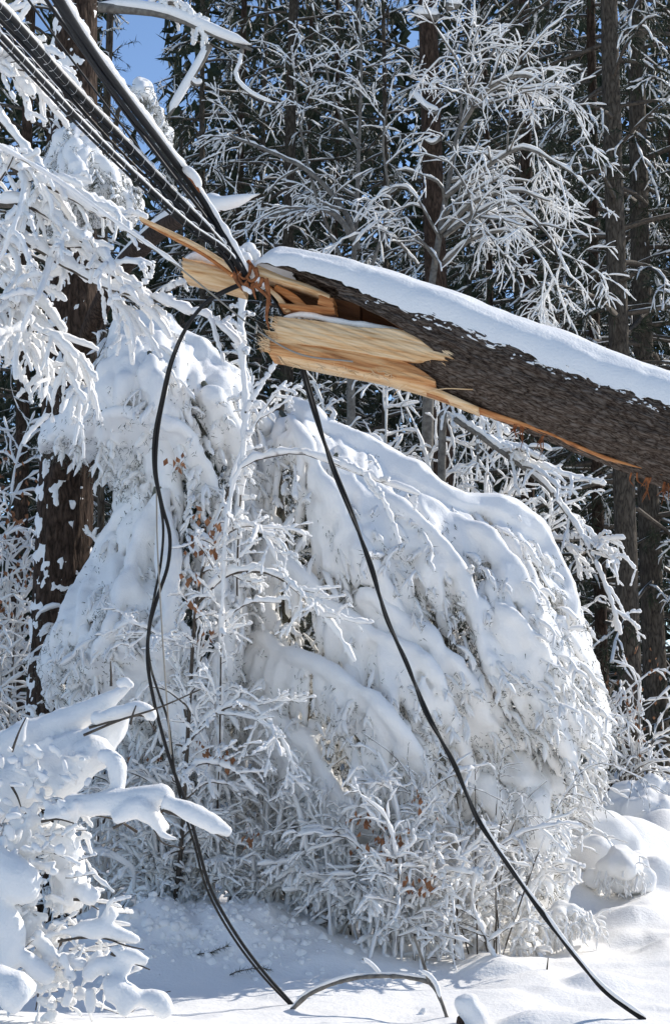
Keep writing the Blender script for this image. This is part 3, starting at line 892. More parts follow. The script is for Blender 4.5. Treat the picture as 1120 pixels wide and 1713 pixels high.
def snow_tree(name, label, cat, group, poly, Yb, depth, apex, spines, nf, flen, frad, voxel, seed,
              D=230.0, slit=0.15, spread=0.6, needles=9, needle_len=(0.02, 0.05), amp=((4.5, 0.022), (15.0, 0.009)),
              stem=None, mass=1500, twigs=0, part='bough', rel=0.22, over=10, tufts=6, nsprig=0, slen=(26, 75), srad=(0.007, 0.016), fade=650.0, smooth=3, stem_r=(0.08, 0.035), ridge=0.0, needle_mat=None):
    """a bowed evergreen: every bough is its needles with a heavy skin of snow over them"""
    rs = np.random.default_rng(seed)
    poly = np.asarray(poly, float)
    mm = Yb / FPX
    def depth_at(X):
        d = poly_dist(poly, X)
        u = np.clip(d / D, 0, 1)
        Y = Yb - depth * np.sqrt(np.clip(1 - (1 - u) ** 2, 0, 1))
        return Y + rel * vnoise(np.c_[X / 130.0, np.zeros(len(X))], 1.0, seed)
    foot = ats([(apex[0], 1520, Yb)])[0]
    root = empty(name, gz(foot))
    tag(root, label, cat, group)
    if stem:
        trunk_part(root, px_path([(a, b, Yb + 0.05) for a, b in stem], 20), np.linspace(*stem_r, 20), M_GREYPINE, 14, 0.006, 20, seed)
    sp = [np.asarray(s['p'], float) for s in spines]
    spd = [spline(np.c_[p, np.zeros(len(p))], 24)[:, :2] for p in sp]
    LS = [Lines() for _ in spines]
    NP, ND = [[] for _ in spines], [[] for _ in spines]
    for i, (s, p) in enumerate(zip(spines, spd)):
        n = 24
        Y = depth_at(p) - s.get('off', 0.12)
        w = ats(np.c_[p, Y])
        r = s['r'] * mm * np.interp(np.linspace(0, 1, n), [0, 0.15, 0.6, 1], s.get('prof', [0.6, 1, 0.9, 0.35]))
        r = r * (0.9 + 0.55 * n2(np.linspace(0, 11, n), i * 1.7, seed, 2))
        w = w + 0.05 * np.stack([n2(np.linspace(0, 6, n), i * 3.1 + q_, seed + q_, 2) for q_ in (1, 2, 3)], -1)
        r[0] *= 0.05; r[-1] *= 0.05
        LS[i].add(w, r)
    lo, hi = poly.min(0), poly.max(0)
    cnt = 0
    flat = np.stack(spd)
    while cnt < nf:
        X = rs.uniform(lo, hi, (300, 2))
        X = X[poly_dist(poly, X) > 4]
        keep = vnoise(np.c_[X / (55.0, 95.0), np.full(len(X), 3.1)], 1.0, seed + 5) > -1 + slit * 2
        keep &= rs.random(len(X)) < np.clip(1.2 - (X[:, 1] - apex[1]) / fade, 0.3, 1)
        X = X[keep]
        for x in X:
            if cnt >= nf: break
            cnt += 1
            kr = -1
            if rs.random() < ridge:      # hang this finger from the ridge of a bough
                kr = rs.integers(0, len(spd))
                tq = rs.uniform(0, 23)
                jq = min(int(tq), 22)
                x = spd[kr][jq] + (spd[kr][jq + 1] - spd[kr][jq]) * (tq - jq) + rs.normal(0, 5, 2)
            n = 8
            L = rs.uniform(*flen)
            q = [x]
            dx = rs.normal(0, 0.16)
            for _ in range(n - 1):
                c = q[-1]
                fx = spread * (c[0] - apex[0]) / 300.0 + dx
                fy = 0.9 + 0.25 * min(1.0, max(0, (c[1] - apex[1]) / 300.0))
                f = np.array((fx, fy)); f /= np.hypot(*f)
                q.append(c + f * L / (n - 1))
                dx *= 0.75
            q = np.array(q)
            t = np.linspace(0, 1, n)
            out_ = poly_dist(poly, q) < -over
            if out_.any():
                j = max(2, int(np.argmax(out_)))
                q = spline(np.c_[q[:j + 1], np.zeros(j + 1)], n)[:, :2] if j > 2 else q[0] + (q[2] - q[0]) * t[:, None]
            if kr >= 0:
                Y = depth_at(q) - spines[kr].get('off', 0.12) * (1 - t) ** 0.8 + 0.10 * t - 0.05 * rs.random()
            else:
                Y = depth_at(q) - 0.03 - 0.08 * np.sin(t * math.pi) * rs.random() + rs.uniform(-0.04, 0.08)
            w = ats(np.c_[q, Y])
            r = rs.uniform(*frad) * mm * np.array([0.02, 0.75, 1.0, 0.95, 0.85, 0.72, 0.5, 0.02]) * (0.75 + 0.5 * rs.random(n))
            k = kr if kr >= 0 else int(np.argmin(np.min(np.hypot(flat[..., 0] - x[0], flat[..., 1] - x[1]), axis=1)))
            LS[k].add(w, r)
            if needles:
                m = needles
                tt_ = rs.uniform(0.25, 1.05, m)
                pts = np.stack([np.interp(tt_, t, w[:, j]) for j in range(3)], -1)
                dr = (w[-1] - w[0]) / (np.linalg.norm(w[-1] - w[0]) + 1e-9)
                NP[k].append(pts + rs.normal(0, 1, (m, 3)) * (frad[1] * mm * 0.8, 0.02, 0.02) + (0, 0.02, -0.02))
                ND[k].append(dr + rs.normal(0, 0.32, (m, 3)))
    # small snow-caked sprigs hanging all over the boughs
    SG = [Lines() for _ in spines]
    if nsprig:
        X = rs.uniform(lo, hi, (nsprig * 4, 2))
        X = X[poly_dist(poly, X) > 2]
        X = X[rs.random(len(X)) < np.clip(0.45 + (X[:, 1] - apex[1]) / fade, 0.3, 1)][:nsprig]
        X = X[np.argsort(X[:, 1])]
        wb = ats(np.c_[X, depth_at(X) - rs.uniform(-0.06, 0.17, len(X))])
        kk = np.argmin(np.min(np.hypot(flat[None, ..., 0] - X[:, None, None, 0], flat[None, ..., 1] - X[:, None, None, 1]), axis=2), axis=1)
        for x, p, k in zip(X, wb, kk):
            L = rs.uniform(*slen) * mm
            d = np.array((spread * (x[0] - apex[0]) / 250.0 + rs.normal(0, 0.45), rs.normal(-0.45, 0.35), rs.normal(-0.15, 0.3)))
            P = wander(p, d, L, 6, 1.7 * rs.uniform(0.6, 1.4), 0.14, rs)
            r = rs.uniform(*srad)
            SG[k].add(P, r * np.array((0.3, 0.9, 1.1, 1.0, 0.8, 0.08)) * rs.uniform(0.65, 1.3, 6))
            dm = P[4] - P[1]; dm /= np.linalg.norm(dm) + 1e-9
            for _ in range(rs.integers(2, 5)):
                q = P[rs.integers(1, 5)]
                C = wander(q, dm + np.array((rs.choice((-1, 1)) * rs.uniform(0.3, 1.0), rs.normal(0, 0.4), -0.3)), L * rs.uniform(0.25, 0.5), 4, 0.8, 0.15, rs)
                SG[k].add(C, r * rs.uniform(0.55, 0.95) * np.array((0.6, 1.1, 0.9, 0.1)))
            NP[k].append(P[1:] + rs.normal(0, 0.012, (5, 3)) + (0, 0.012, -0.012)); ND[k].append(np.diff(P, axis=0) + rs.normal(0, 0.01, (5, 3)))
    # shadowed needles inside
    X = rs.uniform(lo, hi, (mass * 3, 2))
    X = X[poly_dist(poly, X) > 22][:mass]
    Yin = depth_at(X) + rs.uniform(0.0, 0.30, len(X))
    wi = ats(np.c_[X, Yin])
    kk = np.argmin(np.min(np.hypot(flat[None, ..., 0] - X[:, None, None, 0], flat[None, ..., 1] - X[:, None, None, 1]), axis=2), axis=1)
    for i in range(len(spines)):
        m = kk == i
        NP[i].append(wi[m]); ND[i].append(rs.normal(0, 0.35, (m.sum(), 3)) + (0.1, 0, -1))
    for i, s in enumerate(spines):
        P = np.concatenate(NP[i]); Dn = np.concatenate(ND[i])
        # each point carries a small drooping tuft of needles
        k = tufts
        P = np.repeat(P, k, 0) + rs.normal(0, 0.014, (len(P) * k, 3))
        Dn = np.repeat(Dn, k, 0) + rs.normal(0, 0.25, (len(Dn) * k, 3))
        Vn, Tn = blades(P, Dn, rs.uniform(*needle_len, len(P)), rs.uniform(0.004, 0.007, len(P)), rs)
        tw = ats(np.c_[spd[i], depth_at(spd[i]) - s.get('off', 0.12) + 0.05])
        V2, Q2 = Lines().add(tw, np.linspace(0.02, 0.006, len(tw))).arrays(6)
        b = link(part, make_mesh(part, np.vstack((Vn, V2)), Q2 + len(Vn), Tn, needle_mat or M_NEEDLE, False), root)
        remesh('snow', LS[i], voxel, M_SNOW, 8, smooth, amp, seed + i, b)
        if SG[i].count():
            SG[i].build('snow_clumps', M_SNOW, b, 4)['kind'] = 'stuff'
    return root

RCON = [(440, 700), (478, 640), (530, 636), (585, 700), (645, 745), (705, 782), (765, 815), (830, 832), (888, 868), (928, 925), (952, 990), (978, 1080), (1004, 1165), (1008, 1260), (968, 1330), (905, 1290), (860, 1270), (815, 1330), (790, 1410), (720, 1455), (640, 1475), (560, 1490), (480, 1450), (420, 1380), (395, 1200), (385, 1050), (395, 900), (405, 780)]
snow_tree('bowed_hemlock', 'large evergreen bowed into an arch under heavy snow, behind the right cable', 'evergreen tree', None,
          RCON, 12.9, 1.25, (520, 620), [
              dict(p=[(470, 668), (540, 712), (610, 752), (680, 800), (750, 838), (830, 856), (890, 895), (930, 965), (955, 1070)], r=34, off=0.02, prof=[.6, .95, 1, .5]),
              dict(p=[(470, 690), (520, 760), (560, 830), (600, 900), (640, 980), (685, 1060)], r=16, off=0.18, prof=[.6, .95, 1, .5]),
              dict(p=[(560, 760), (640, 830), (720, 900), (770, 960), (800, 1040), (815, 1120)], r=18, off=0.16, prof=[.6, .95, 1, .5]),
              dict(p=[(680, 830), (780, 880), (840, 930), (880, 1000), (900, 1090), (905, 1170)], r=18, off=0.11, prof=[.6, .95, 1, .5]),
              dict(p=[(430, 890), (500, 960), (560, 1020), (620, 1060), (690, 1090), (730, 1150), (770, 1240), (800, 1320)], r=16, off=0.24, prof=[.6, .95, 1, .5]),
              dict(p=[(410, 780), (430, 850), (442, 930), (446, 1010)], r=12, off=0.12, prof=[.6, .95, 1, .5]),
              dict(p=[(410, 1060), (480, 1090), (560, 1130), (640, 1180), (690, 1250), (720, 1330)], r=16, off=0.24, prof=[.6, .95, 1, .5]),
              dict(p=[(400, 1160), (470, 1210), (530, 1270), (570, 1340)], r=14, off=0.20, prof=[.6, .95, 1, .5]),
              dict(p=[(600, 980), (680, 1040), (760, 1110), (810, 1180), (840, 1260)], r=15, off=0.19, prof=[.6, .95, 1, .5]),
              dict(p=[(820, 1000), (880, 1060), (930, 1130), (960, 1210)], r=14, off=0.16, prof=[.6, .95, 1, .5]),
              dict(p=[(450, 1250), (540, 1310), (620, 1370), (680, 1430)], r=12, off=0.18, prof=[.6, .95, 1, .5]),
          ], 1150, (50, 170), (5, 14), 0.0195, 21, stem=[(560, 1560), (520, 1300), (480, 1000), (462, 760), (470, 650)], slit=0.42, spread=0.45, nsprig=760, mass=8500, tufts=4, fade=1100.0, ridge=0.55, srad=(0.010, 0.024), slen=(24, 62))

LCON = [(90, 700), (120, 600), (170, 540), (230, 520), (285, 535), (330, 570), (400, 598), (438, 640), (445, 720), (440, 860), (415, 960), (410, 1100), (380, 1210), (380, 1330), (290, 1320), (215, 1260), (150, 1200), (90, 1150), (60, 1110), (90, 1040), (135, 960), (180, 880), (205, 830), (175, 770), (110, 745), (70, 740)]
snow_tree('laden_spruce', 'evergreen smothered in lumpy snow in front of the thick left trunk', 'evergreen tree', None,
          LCON, 12.5, 1.0, (240, 500), [
              dict(p=[(180, 560), (240, 540), (300, 565), (350, 600), (410, 640)], r=32, off=0.03, prof=[.7, 1, 1, .5]),
              dict(p=[(230, 560), (180, 620), (120, 680), (70, 725)], r=16, off=0.14, prof=[.7, 1, 1, .5]),
              dict(p=[(250, 590), (262, 650), (268, 720), (290, 790)], r=16, off=0.16, prof=[.7, 1, 1, .5]),
              dict(p=[(170, 690), (240, 695), (300, 715), (345, 765)], r=15, off=0.21, prof=[.7, 1, 1, .5]),
              dict(p=[(340, 640), (390, 715), (425, 800), (432, 880)], r=18, off=0.16, prof=[.7, 1, 1, .5]),
              dict(p=[(250, 810), (200, 870), (150, 950), (95, 1060)], r=16, off=0.16, prof=[.7, 1, 1, .5]),
              dict(p=[(262, 815), (240, 900), (200, 1000), (150, 1110)], r=18, off=0.22, prof=[.7, 1, 1, .5]),
              dict(p=[(270, 815), (285, 920), (278, 1030), (262, 1130)], r=18, off=0.24, prof=[.7, 1, 1, .5]),
              dict(p=[(330, 880), (370, 980), (382, 1080), (370, 1180)], r=14, off=0.16, prof=[.7, 1, 1, .5]),
              dict(p=[(190, 1070), (260, 1130), (320, 1200), (350, 1280)], r=14, off=0.20, prof=[.7, 1, 1, .5]),
          ], 800, (50, 150), (5, 14), 0.0195, 33, stem=[(265, 1560), (262, 1200), (255, 800), (245, 560)], D=170, slit=0.38, spread=0.4, nsprig=560, mass=6000, tufts=4, fade=1000.0, ridge=0.55, srad=(0.010, 0.024), slen=(24, 62))

# pale evergreen behind the cables, upper left
snow_tree('laden_spruce', 'small evergreen top plastered with snow behind the lowest lashed cable', 'evergreen tree', None,
          [(60, 280), (100, 215), (125, 190), (160, 230), (205, 270), (240, 330), (225, 370), (150, 360), (90, 380), (40, 350)], 12.2, 0.5, (125, 190), [
              dict(p=[(125, 200), (150, 260), (190, 310), (225, 350)], r=20, off=0.05), dict(p=[(120, 205), (95, 260), (70, 310), (50, 345)], r=20, off=0.05),
              dict(p=[(125, 230), (130, 280), (135, 330), (140, 360)], r=18)], 110, (40, 90), (6, 13), 0.017, 41, D=80, slit=0.2, mass=500, nsprig=250, slen=(16, 40), srad=(0.006, 0.012))

snow_tree('laden_spruce', 'drooping evergreen tip plastered with snow just right of the thickest cable', 'evergreen tree', None,
          [(205, 150), (235, 126), (258, 140), (280, 190), (294, 245), (268, 240), (245, 190), (220, 170)], 12.6, 0.3, (236, 126), [
              dict(p=[(222, 156), (238, 140), (260, 172), (284, 230)], r=7, off=0.05)], 50, (24, 60), (4, 9), 0.014, 43, D=40, slit=0.15, mass=120, nsprig=60, slen=(14, 34), srad=(0.006, 0.012),
          stem=[(170, 1500), (172, 700), (190, 250), (206, 165), (236, 130)], stem_r=(0.03, 0.015))

# ------------------------------------------------------------------ snow-buried shrub, lower left
def pad(LN, pts, r, Y, n=16, prof=None):
    P = px_path([(a, b, Y + (c[0] if c else 0)) for a, b, *c in pts], n)
    w = r * Y / FPX * (blob_profile(n, 0.22) if prof is None else np.interp(np.linspace(0, 1, n), np.linspace(0, 1, len(prof)), prof))
    LN.add(P, w * (0.9 + 0.25 * n2(np.linspace(0, 5, n), r * 0.37 + pts[0][0] * 0.01, 3, 2)))
    return P

shrub = tag(empty('buried_shrub', gz(ats([(30, 1640, 8.6)])[0])), 'snow-buried shrub with fat white pads on its twigs in the lower left corner', 'shrub')
twl = Lines()
PADS = [
    # (path px, radius px, depth, underside twig?)
    ([(-60, 1290), (20, 1250), (90, 1215), (150, 1190), (205, 1155), (222, 1140)], 36, 8.9, 0, [1.3, 1.25, 1.1, .85, .45, .12]),
    ([(-60, 1350), (40, 1310), (110, 1270), (170, 1240), (205, 1190)], 52, 8.8, 0, [1, 1, .95, .75, .3]),
    ([(90, 1330), (130, 1290), (160, 1260), (176, 1290)], 30, 8.65, 0, None),
    ([(150, 1205), (200, 1192), (245, 1188), (258, 1206)], 15, 8.6, 1, None),
    ([(160, 1262), (188, 1270), (196, 1300), (190, 1340), (184, 1360)], 16, 8.5, 0, None),
    ([(196, 1146), (212, 1140), (224, 1152)], 8, 8.7, 0, None),
    ([(30, 1250), (40, 1215), (44, 1196)], 10, 8.7, 0, None),
    ([(100, 1345), (150, 1345), (200, 1340), (252, 1332), (296, 1330)], 21, 8.45, 1, None),
    ([(190, 1372), (236, 1352), (256, 1370), (272, 1396), (300, 1404)], 16, 8.4, 1, [.9, 1.3, 1.1, .6, .15]),
    ([(250, 1350), (266, 1374), (280, 1392)], 12, 8.45, 0, None),
    ([(272, 1340), (310, 1354), (350, 1374), (386, 1394)], 18, 8.35, 1, [.8, 1.0, 1.05, .95, .4]),
    ([(70, 1366), (100, 1362), (122, 1368)], 10, 8.4, 1, None),
    ([(104, 1335), (120, 1352), (122, 1380)], 11, 8.45, 0, None),
    ([(40, 1420), (80, 1400), (110, 1420), (118, 1470), (108, 1530)], 34, 8.6, 0, None),
    ([(60, 1380), (40, 1400), (20, 1420)], 34, 8.6, 0, None),
    ([(112, 1450), (118, 1490), (112, 1520)], 16, 8.5, 0, None),
    ([(-40, 1430), (0, 1450), (30, 1480), (26, 1510)], 34, 8.3, 0, None),
    ([(-40, 1520), (0, 1530), (14, 1580), (4, 1630)], 30, 8.3, 0, None),
    ([(124, 1490), (140, 1492), (164, 1506)], 17, 8.45, 1, [.7, 1.1, .9]),
    ([(98, 1560), (140, 1554), (180, 1556), (208, 1566), (234, 1572)], 17, 8.4, 1, [.3, .95, 1.1, .8, .35]),
    ([(178, 1545), (186, 1528), (194, 1520)], 12, 8.4, 0, None),
    ([(186, 1584), (206, 1596), (228, 1602), (248, 1610)], 12, 8.35, 1, [.4, 1, 1.1, .7]),
    ([(170, 1590), (156, 1610), (150, 1630)], 8, 8.4, 0, None),
    ([(140, 1640), (172, 1614), (200, 1618), (218, 1630)], 15, 8.35, 0, None),
    ([(60, 1560), (80, 1590), (100, 1610)], 14, 8.4, 0, None),
    ([(20, 1590), (50, 1610), (90, 1640)], 16, 8.3, 0, None),
    ([(96, 1600), (120, 1606), (142, 1618)], 11, 8.4, 0, None),
    ([(60, 1530), (40, 1550), (30, 1580)], 26, 8.5, 0, None),
    ([(-30, 1640), (10, 1650), (50, 1680)], 34, 8.0, 0, None),
    ([(170, 1660), (196, 1656), (226, 1690)], 30, 8.3, 0, None),
    ([(226, 1668), (260, 1676), (286, 1700)], 20, 8.3, 0, None),
    ([(150, 1650), (152, 1680), (150, 1700)], 12, 8.3, 0, None),
]
groups_ = {}
for pts, r, Y, tw, prof in PADS:
    zone = 'upper' if pts[0][1] < 1390 else 'lower'
    LN = groups_.setdefault(zone, Lines())
    P = pad(LN, pts, r, Y, 18, prof)
    if tw:
        Q = P.copy(); Q[:, 2] -= r * Y / FPX * 0.80; Q[:, 1] -= 0.012
        Q = np.vstack((Q[:-1], Q[-1] + (Q[-1] - Q[-2]) * 1.0))
        twl.add(Q, np.linspace(0.006, 0.0025, len(Q)))
rs = np.random.default_rng(8)
for _ in range(420):     # little lumps and fingers around the shrub's body
    x = rs.choice([rs.normal(45, 60), rs.normal(70, 45)]); y = rs.uniform(1240, 1690)
    lim = 205 if y < 1330 else 125 + 40 * math.sin(y * 0.02)
    if x > lim: continue
    L_ = rs.uniform(10, 34)
    a = rs.normal(0.6, 0.8)
    pad(groups_['upper' if y < 1390 else 'lower'], [(x, y), (x + L_ * math.cos(a) * 0.5, y + L_ * math.sin(a) * 0.4), (x + L_ * math.cos(a), y + L_ * math.sin(a))], rs.uniform(3.5, 9), rs.uniform(8.3, 8.75), 8)
BR = [px_path([(a, b, 8.55) for a, b in pts], 10) for pts in [
    [(140, 1230), (200, 1205), (260, 1186), (336, 1153)], [(218, 1212), (222, 1196), (228, 1180)], [(186, 1148), (186, 1126), (185, 1106)], [(20, 1258), (34, 1220), (44, 1200)],
    [(230, 1392), (196, 1372), (160, 1364)], [(268, 1360), (280, 1350), (292, 1342)], [(18, 1312), (30, 1334), (36, 1352)], [(104, 1570), (96, 1600), (70, 1640), (60, 1690)]]]
for g, L_ in twl.g.items():
    BR += [P for P, r in L_]
first = None
for P in BR:
    b = Lines().add(P, np.linspace(0.0075, 0.003, len(P))).build('branch', M_TWIG, shrub, 6)
for zone in ('upper', 'lower'):
    remesh('snow', groups_[zone], 0.0125, M_SNOW, 10, 3, ((7.0, 0.012), (22.0, 0.006), (55.0, 0.0025)), 60, shrub)
# fine snowy twigs showing inside the shrub
rs = np.random.default_rng(18)
TW, TS = Lines(), Lines()
for _ in range(150):
    y = rs.uniform(1370, 1690)
    x = rs.uniform(-10, 150 if y < 1500 else 190)
    P = wander(at(x, y, rs.uniform(8.35, 8.8)), (rs.normal(0.5, 0.6), rs.normal(0, 0.4), rs.normal(0.2, 0.6)), rs.uniform(0.08, 0.24), 6, 0.15, 0.12, rs)
    TW.add(P, np.linspace(0.0026, 0.0012, 6))
    snow_on(TS, P, 0.0026, rs.uniform(0.008, 0.014), rs, 0.1, 0.7)
tb = TW.build('twigs', M_TWIG, shrub, 4)
tb['kind'] = 'stuff'
TS.build('twig_snow', M_SNOW, tb, 6)

# ------------------------------------------------------------------ bare trees in snow
PR = dict(levels=3, dens=[7, 9, 9, 0], len=[0.75, 0.38, 0.16, 0.1], n=[9, 7, 5, 4], droop=[0.5, 0.6, 0.5, 0.4],
          snow=[0.022, 0.0145, 0.011, 0.009], jit=0.15, ang=(0.45, 1.15), gap=0.08)
def prm(**k):
    d = dict(PR); d.update(k); return d

def bare_tree(name, label, cat, limbs, pr, seed, base, group=None, bark=None, leaves=None, Y=None, sides=(5, 5), trunk=None):
    rs = np.random.default_rng(seed)
    root = empty(name, gz(base))
    tag(root, label, cat, group)
    if trunk:
        trunk_part(root, px_path([(a, b, c) for a, b, c in trunk['p']], 24), np.linspace(*trunk['r'], 24), bark or M_TWIG, 12, 0.003, 25, seed)
    for lb in limbs:
        P = px_path(lb['p'], lb.get('n', 22))
        P[:, 1] += np.cumsum(rs.normal(0, 0.012, len(P)))
        if lb.get('root'):
            dz_ = float(ground_z(P[0, 0], P[0, 1])) - 0.08 - P[0, 2]
            P[:, 2] += dz_ * np.clip(1 - np.linspace(0, 1, len(P)) * 2.2, 0, 1)
        limb_part(root, P, lb['r'][0], lb['r'][1], dict(pr, **lb.get('pr', {})), rs, 'branch', bark, sides if pr.get('fine', True) else (3, 4))
    if leaves:
        pp, n_ = leaves
        V, Q = leaf_mesh(pp, n_, rs)
        link('leaves', make_mesh('leaves', V, Q, None, M_LEAF, False), root)['kind'] = 'stuff'
    return root

def leaf_mesh(centres, n, rs, size=(0.03, 0.065)):
    """curled dry leaves: two bent quads each, hanging in clusters"""
    VV, QQ = [], []
    k = 0
    for c, sp in centres:
        for _ in range(n):
            p = c + rs.normal(0, 1, 3) * sp
            d = np.array((rs.normal(0, 0.4), rs.normal(0, 0.4), -1.0)); d /= np.linalg.norm(d)
            s = np.cross(d, rs.normal(size=3)); s /= np.linalg.norm(s)
            nn = np.cross(d, s)
            L = rs.uniform(*size); w = L * rs.uniform(0.25, 0.4)
            v = [p, p + d * L * 0.5 + s * w + nn * w * 0.5, p + d * L, p + d * L * 0.5 - s * w + nn * w * 0.5, p + d * L * 0.55]
            VV += v
            QQ += [(k, k + 1, k + 4, k), (k, k + 4, k + 3, k)]
            QQ[-2:] = [(k, k + 1, k + 2, k + 4), (k, k + 4, k + 2, k + 3)]
            k += 5
    return np.array(VV), np.array(QQ)

def L3(y, *pts):
    return [(a, b, y) for a, b in pts]

# big bare tree reaching in from the left edge
near = prm(lump=0.6, dens=[6, 6.5, 3, 0], len=[0.62, 0.36, 0.16, .1], snow=[0.036, 0.0245, 0.019, 0.013], droop=[0.8, 1.0, 0.7, .4], gap=0.06, n=[9, 8, 6, 4])
bare_tree('leaning_maple', 'bare tree reaching in over the left edge with drooping snow-caked twigs', 'tree', [
    dict(p=[(-120, 180, 9.2), (-40, 170, 9.1), (30, 235, 9.0), (80, 310, 8.9), (120, 370, 8.9)], r=(0.02, 0.006)),
    dict(p=[(-120, 250, 9.0), (-30, 262, 8.9), (50, 300, 8.8), (110, 330, 8.8), (180, 372, 8.8)], r=(0.02, 0.006)),
    dict(p=[(-120, 330, 9.0), (-20, 345, 8.9), (50, 350, 8.8), (130, 400, 8.8), (170, 440, 8.7)], r=(0.02, 0.006)),
    dict(p=[(-120, 400, 9.1), (-10, 395, 9.0), (60, 420, 8.9), (120, 455, 8.8), (200, 495, 8.7), (262, 508, 8.7), (322, 532, 8.6)], r=(0.022, 0.004), pr=dict(dens=[5, 6, 4, 0])),
    dict(p=[(-120, 60, 9.3), (-40, 70, 9.2), (20, 130, 9.1), (60, 170, 9.1)], r=(0.016, 0.005)),
    dict(p=[(-120, 470, 9.2), (-20, 470, 9.1), (30, 500, 9.0), (60, 560, 8.9)], r=(0.016, 0.005)),
    dict(p=[(-120, 540, 9.3), (-30, 520, 9.2), (50, 540, 9.1), (110, 590, 9.0), (135, 640, 9.0)], r=(0.016, 0.005)),
    dict(p=[(-120, 440, 9.4), (-20, 450, 9.3), (60, 500, 9.2), (110, 560, 9.1)], r=(0.016, 0.005)),
    dict(p=[(-120, 120, 9.5), (-40, 110, 9.5), (40, 120, 9.5), (90, 160, 9.5)], r=(0.016, 0.005)),
], near, 101, ats([(-150, 1640, 9.2)])[0], trunk=dict(p=[(-170, 1660, 9.3), (-160, 1200, 9.3), (-140, 700, 9.3), (-125, 300, 9.3), (-110, -200, 9.3)], r=(0.11, 0.05)))
bare_tree('bare_sapling', 'forked snag of a twig standing up in the snowy branch below the bundle', 'twig', [
    dict(p=L3(8.65, (200, 498), (235, 492), (254, 470), (259, 446)), r=(0.010, 0.003)),
    dict(p=L3(8.65, (256, 506), (286, 490), (306, 482), (326, 470)), r=(0.007, 0.003))],
    prm(levels=1, dens=[4, 0, 0, 0], len=[0.12, .1, .1, .1], snow=[0.02, 0.014, 0.01, 0.01]), 103, ats([(200, 1600, 8.65)])[0])

# frosted spreading sapling, upper centre right
mid = prm(fine=False, dens=[5.5, 8.5, 9, 0], len=[1.0, 0.5, 0.22, .1], snow=[0.018, 0.0115, 0.0082, 0.007], droop=[0.55, 0.7, 0.6, .4], gap=0.1)
bare_tree('frosted_maple', 'spreading bare tree with every twig frosted white above the fallen trunk', 'tree', [
    dict(p=L3(15.0, (720, 500), (735, 400), (752, 300), (768, 215), (795, 140), (840, 60), (880, 8)), r=(0.045, 0.010), pr=dict(dens=[3.5, 6, 6, 0])),
    dict(p=[(742, 395, 15), (790, 362, 14.8), (850, 340, 14.6), (910, 385, 14.5), (955, 460, 14.4)], r=(0.032, 0.007)),
    dict(p=[(745, 330, 15), (800, 290, 14.8), (870, 250, 14.6), (930, 275, 14.5), (990, 320, 14.4)], r=(0.028, 0.006)),
    dict(p=[(768, 215, 15), (820, 145, 14.8), (880, 125, 14.7), (940, 160, 14.6), (985, 225, 14.5)], r=(0.026, 0.006)),
    dict(p=[(735, 390, 15), (800, 335, 14.9), (870, 320, 14.7), (920, 335, 14.6)], r=(0.03, 0.007)),
    dict(p=[(735, 400, 15), (705, 345, 14.9), (680, 315, 14.9), (640, 320, 14.8), (610, 360, 14.8)], r=(0.02, 0.005), pr=dict(dens=[4, 5, 5, 0])),
    dict(p=[(740, 440, 15), (790, 400, 14.8), (850, 390, 14.7), (900, 430, 14.6), (930, 480, 14.6)], r=(0.022, 0.005)),
    dict(p=[(770, 200, 15), (775, 120, 15), (788, 50, 15), (792, -20, 15)], r=(0.018, 0.005)),
    dict(p=[(700, 445, 15), (660, 400, 14.9), (620, 380, 14.8), (590, 410, 14.7)], r=(0.02, 0.005)),
], mid, 105, ats([(715, 1500, 15)])[0], bark=M_GREYLIMB, trunk=dict(p=L3(15.0, (700, 1520), (712, 1000), (715, 700), (720, 480)), r=(0.07, 0.045)))
bare_tree('frosted_birch', 'slender many-stemmed bare tree left of the tall reddish pine trunk', 'tree', [
    dict(p=L3(16.5, (585, 520), (595, 380), (600, 250), (604, 120), (600, -20)), r=(0.032, 0.010), pr=dict(dens=[3.0, 5, 5, 0])),
    dict(p=L3(16.3, (600, 420), (575, 350), (520, 290), (450, 255), (385, 230)), r=(0.035, 0.012)),
    dict(p=L3(16.2, (590, 400), (560, 358), (500, 350), (440, 365), (390, 395)), r=(0.035, 0.010)),
    dict(p=L3(16.4, (620, 450), (650, 350), (640, 240), (660, 120)), r=(0.022, 0.006)),
    dict(p=L3(16.4, (570, 430), (530, 330), (500, 200), (490, 90)), r=(0.02, 0.006)),
    dict(p=L3(16.4, (600, 250), (560, 170), (540, 90), (520, 0)), r=(0.018, 0.006)),
], prm(dens=[3.2, 6, 7, 0], len=[0.9, 0.5, 0.24, .1], snow=[0.014, 0.0105, 0.008, 0.007], gap=0.18), 107, ats([(590, 1500, 16.5)])[0], bark=M_GREYLIMB,
    trunk=dict(p=L3(16.5, (590, 1450), (588, 900), (586, 500)), r=(0.06, 0.035)))

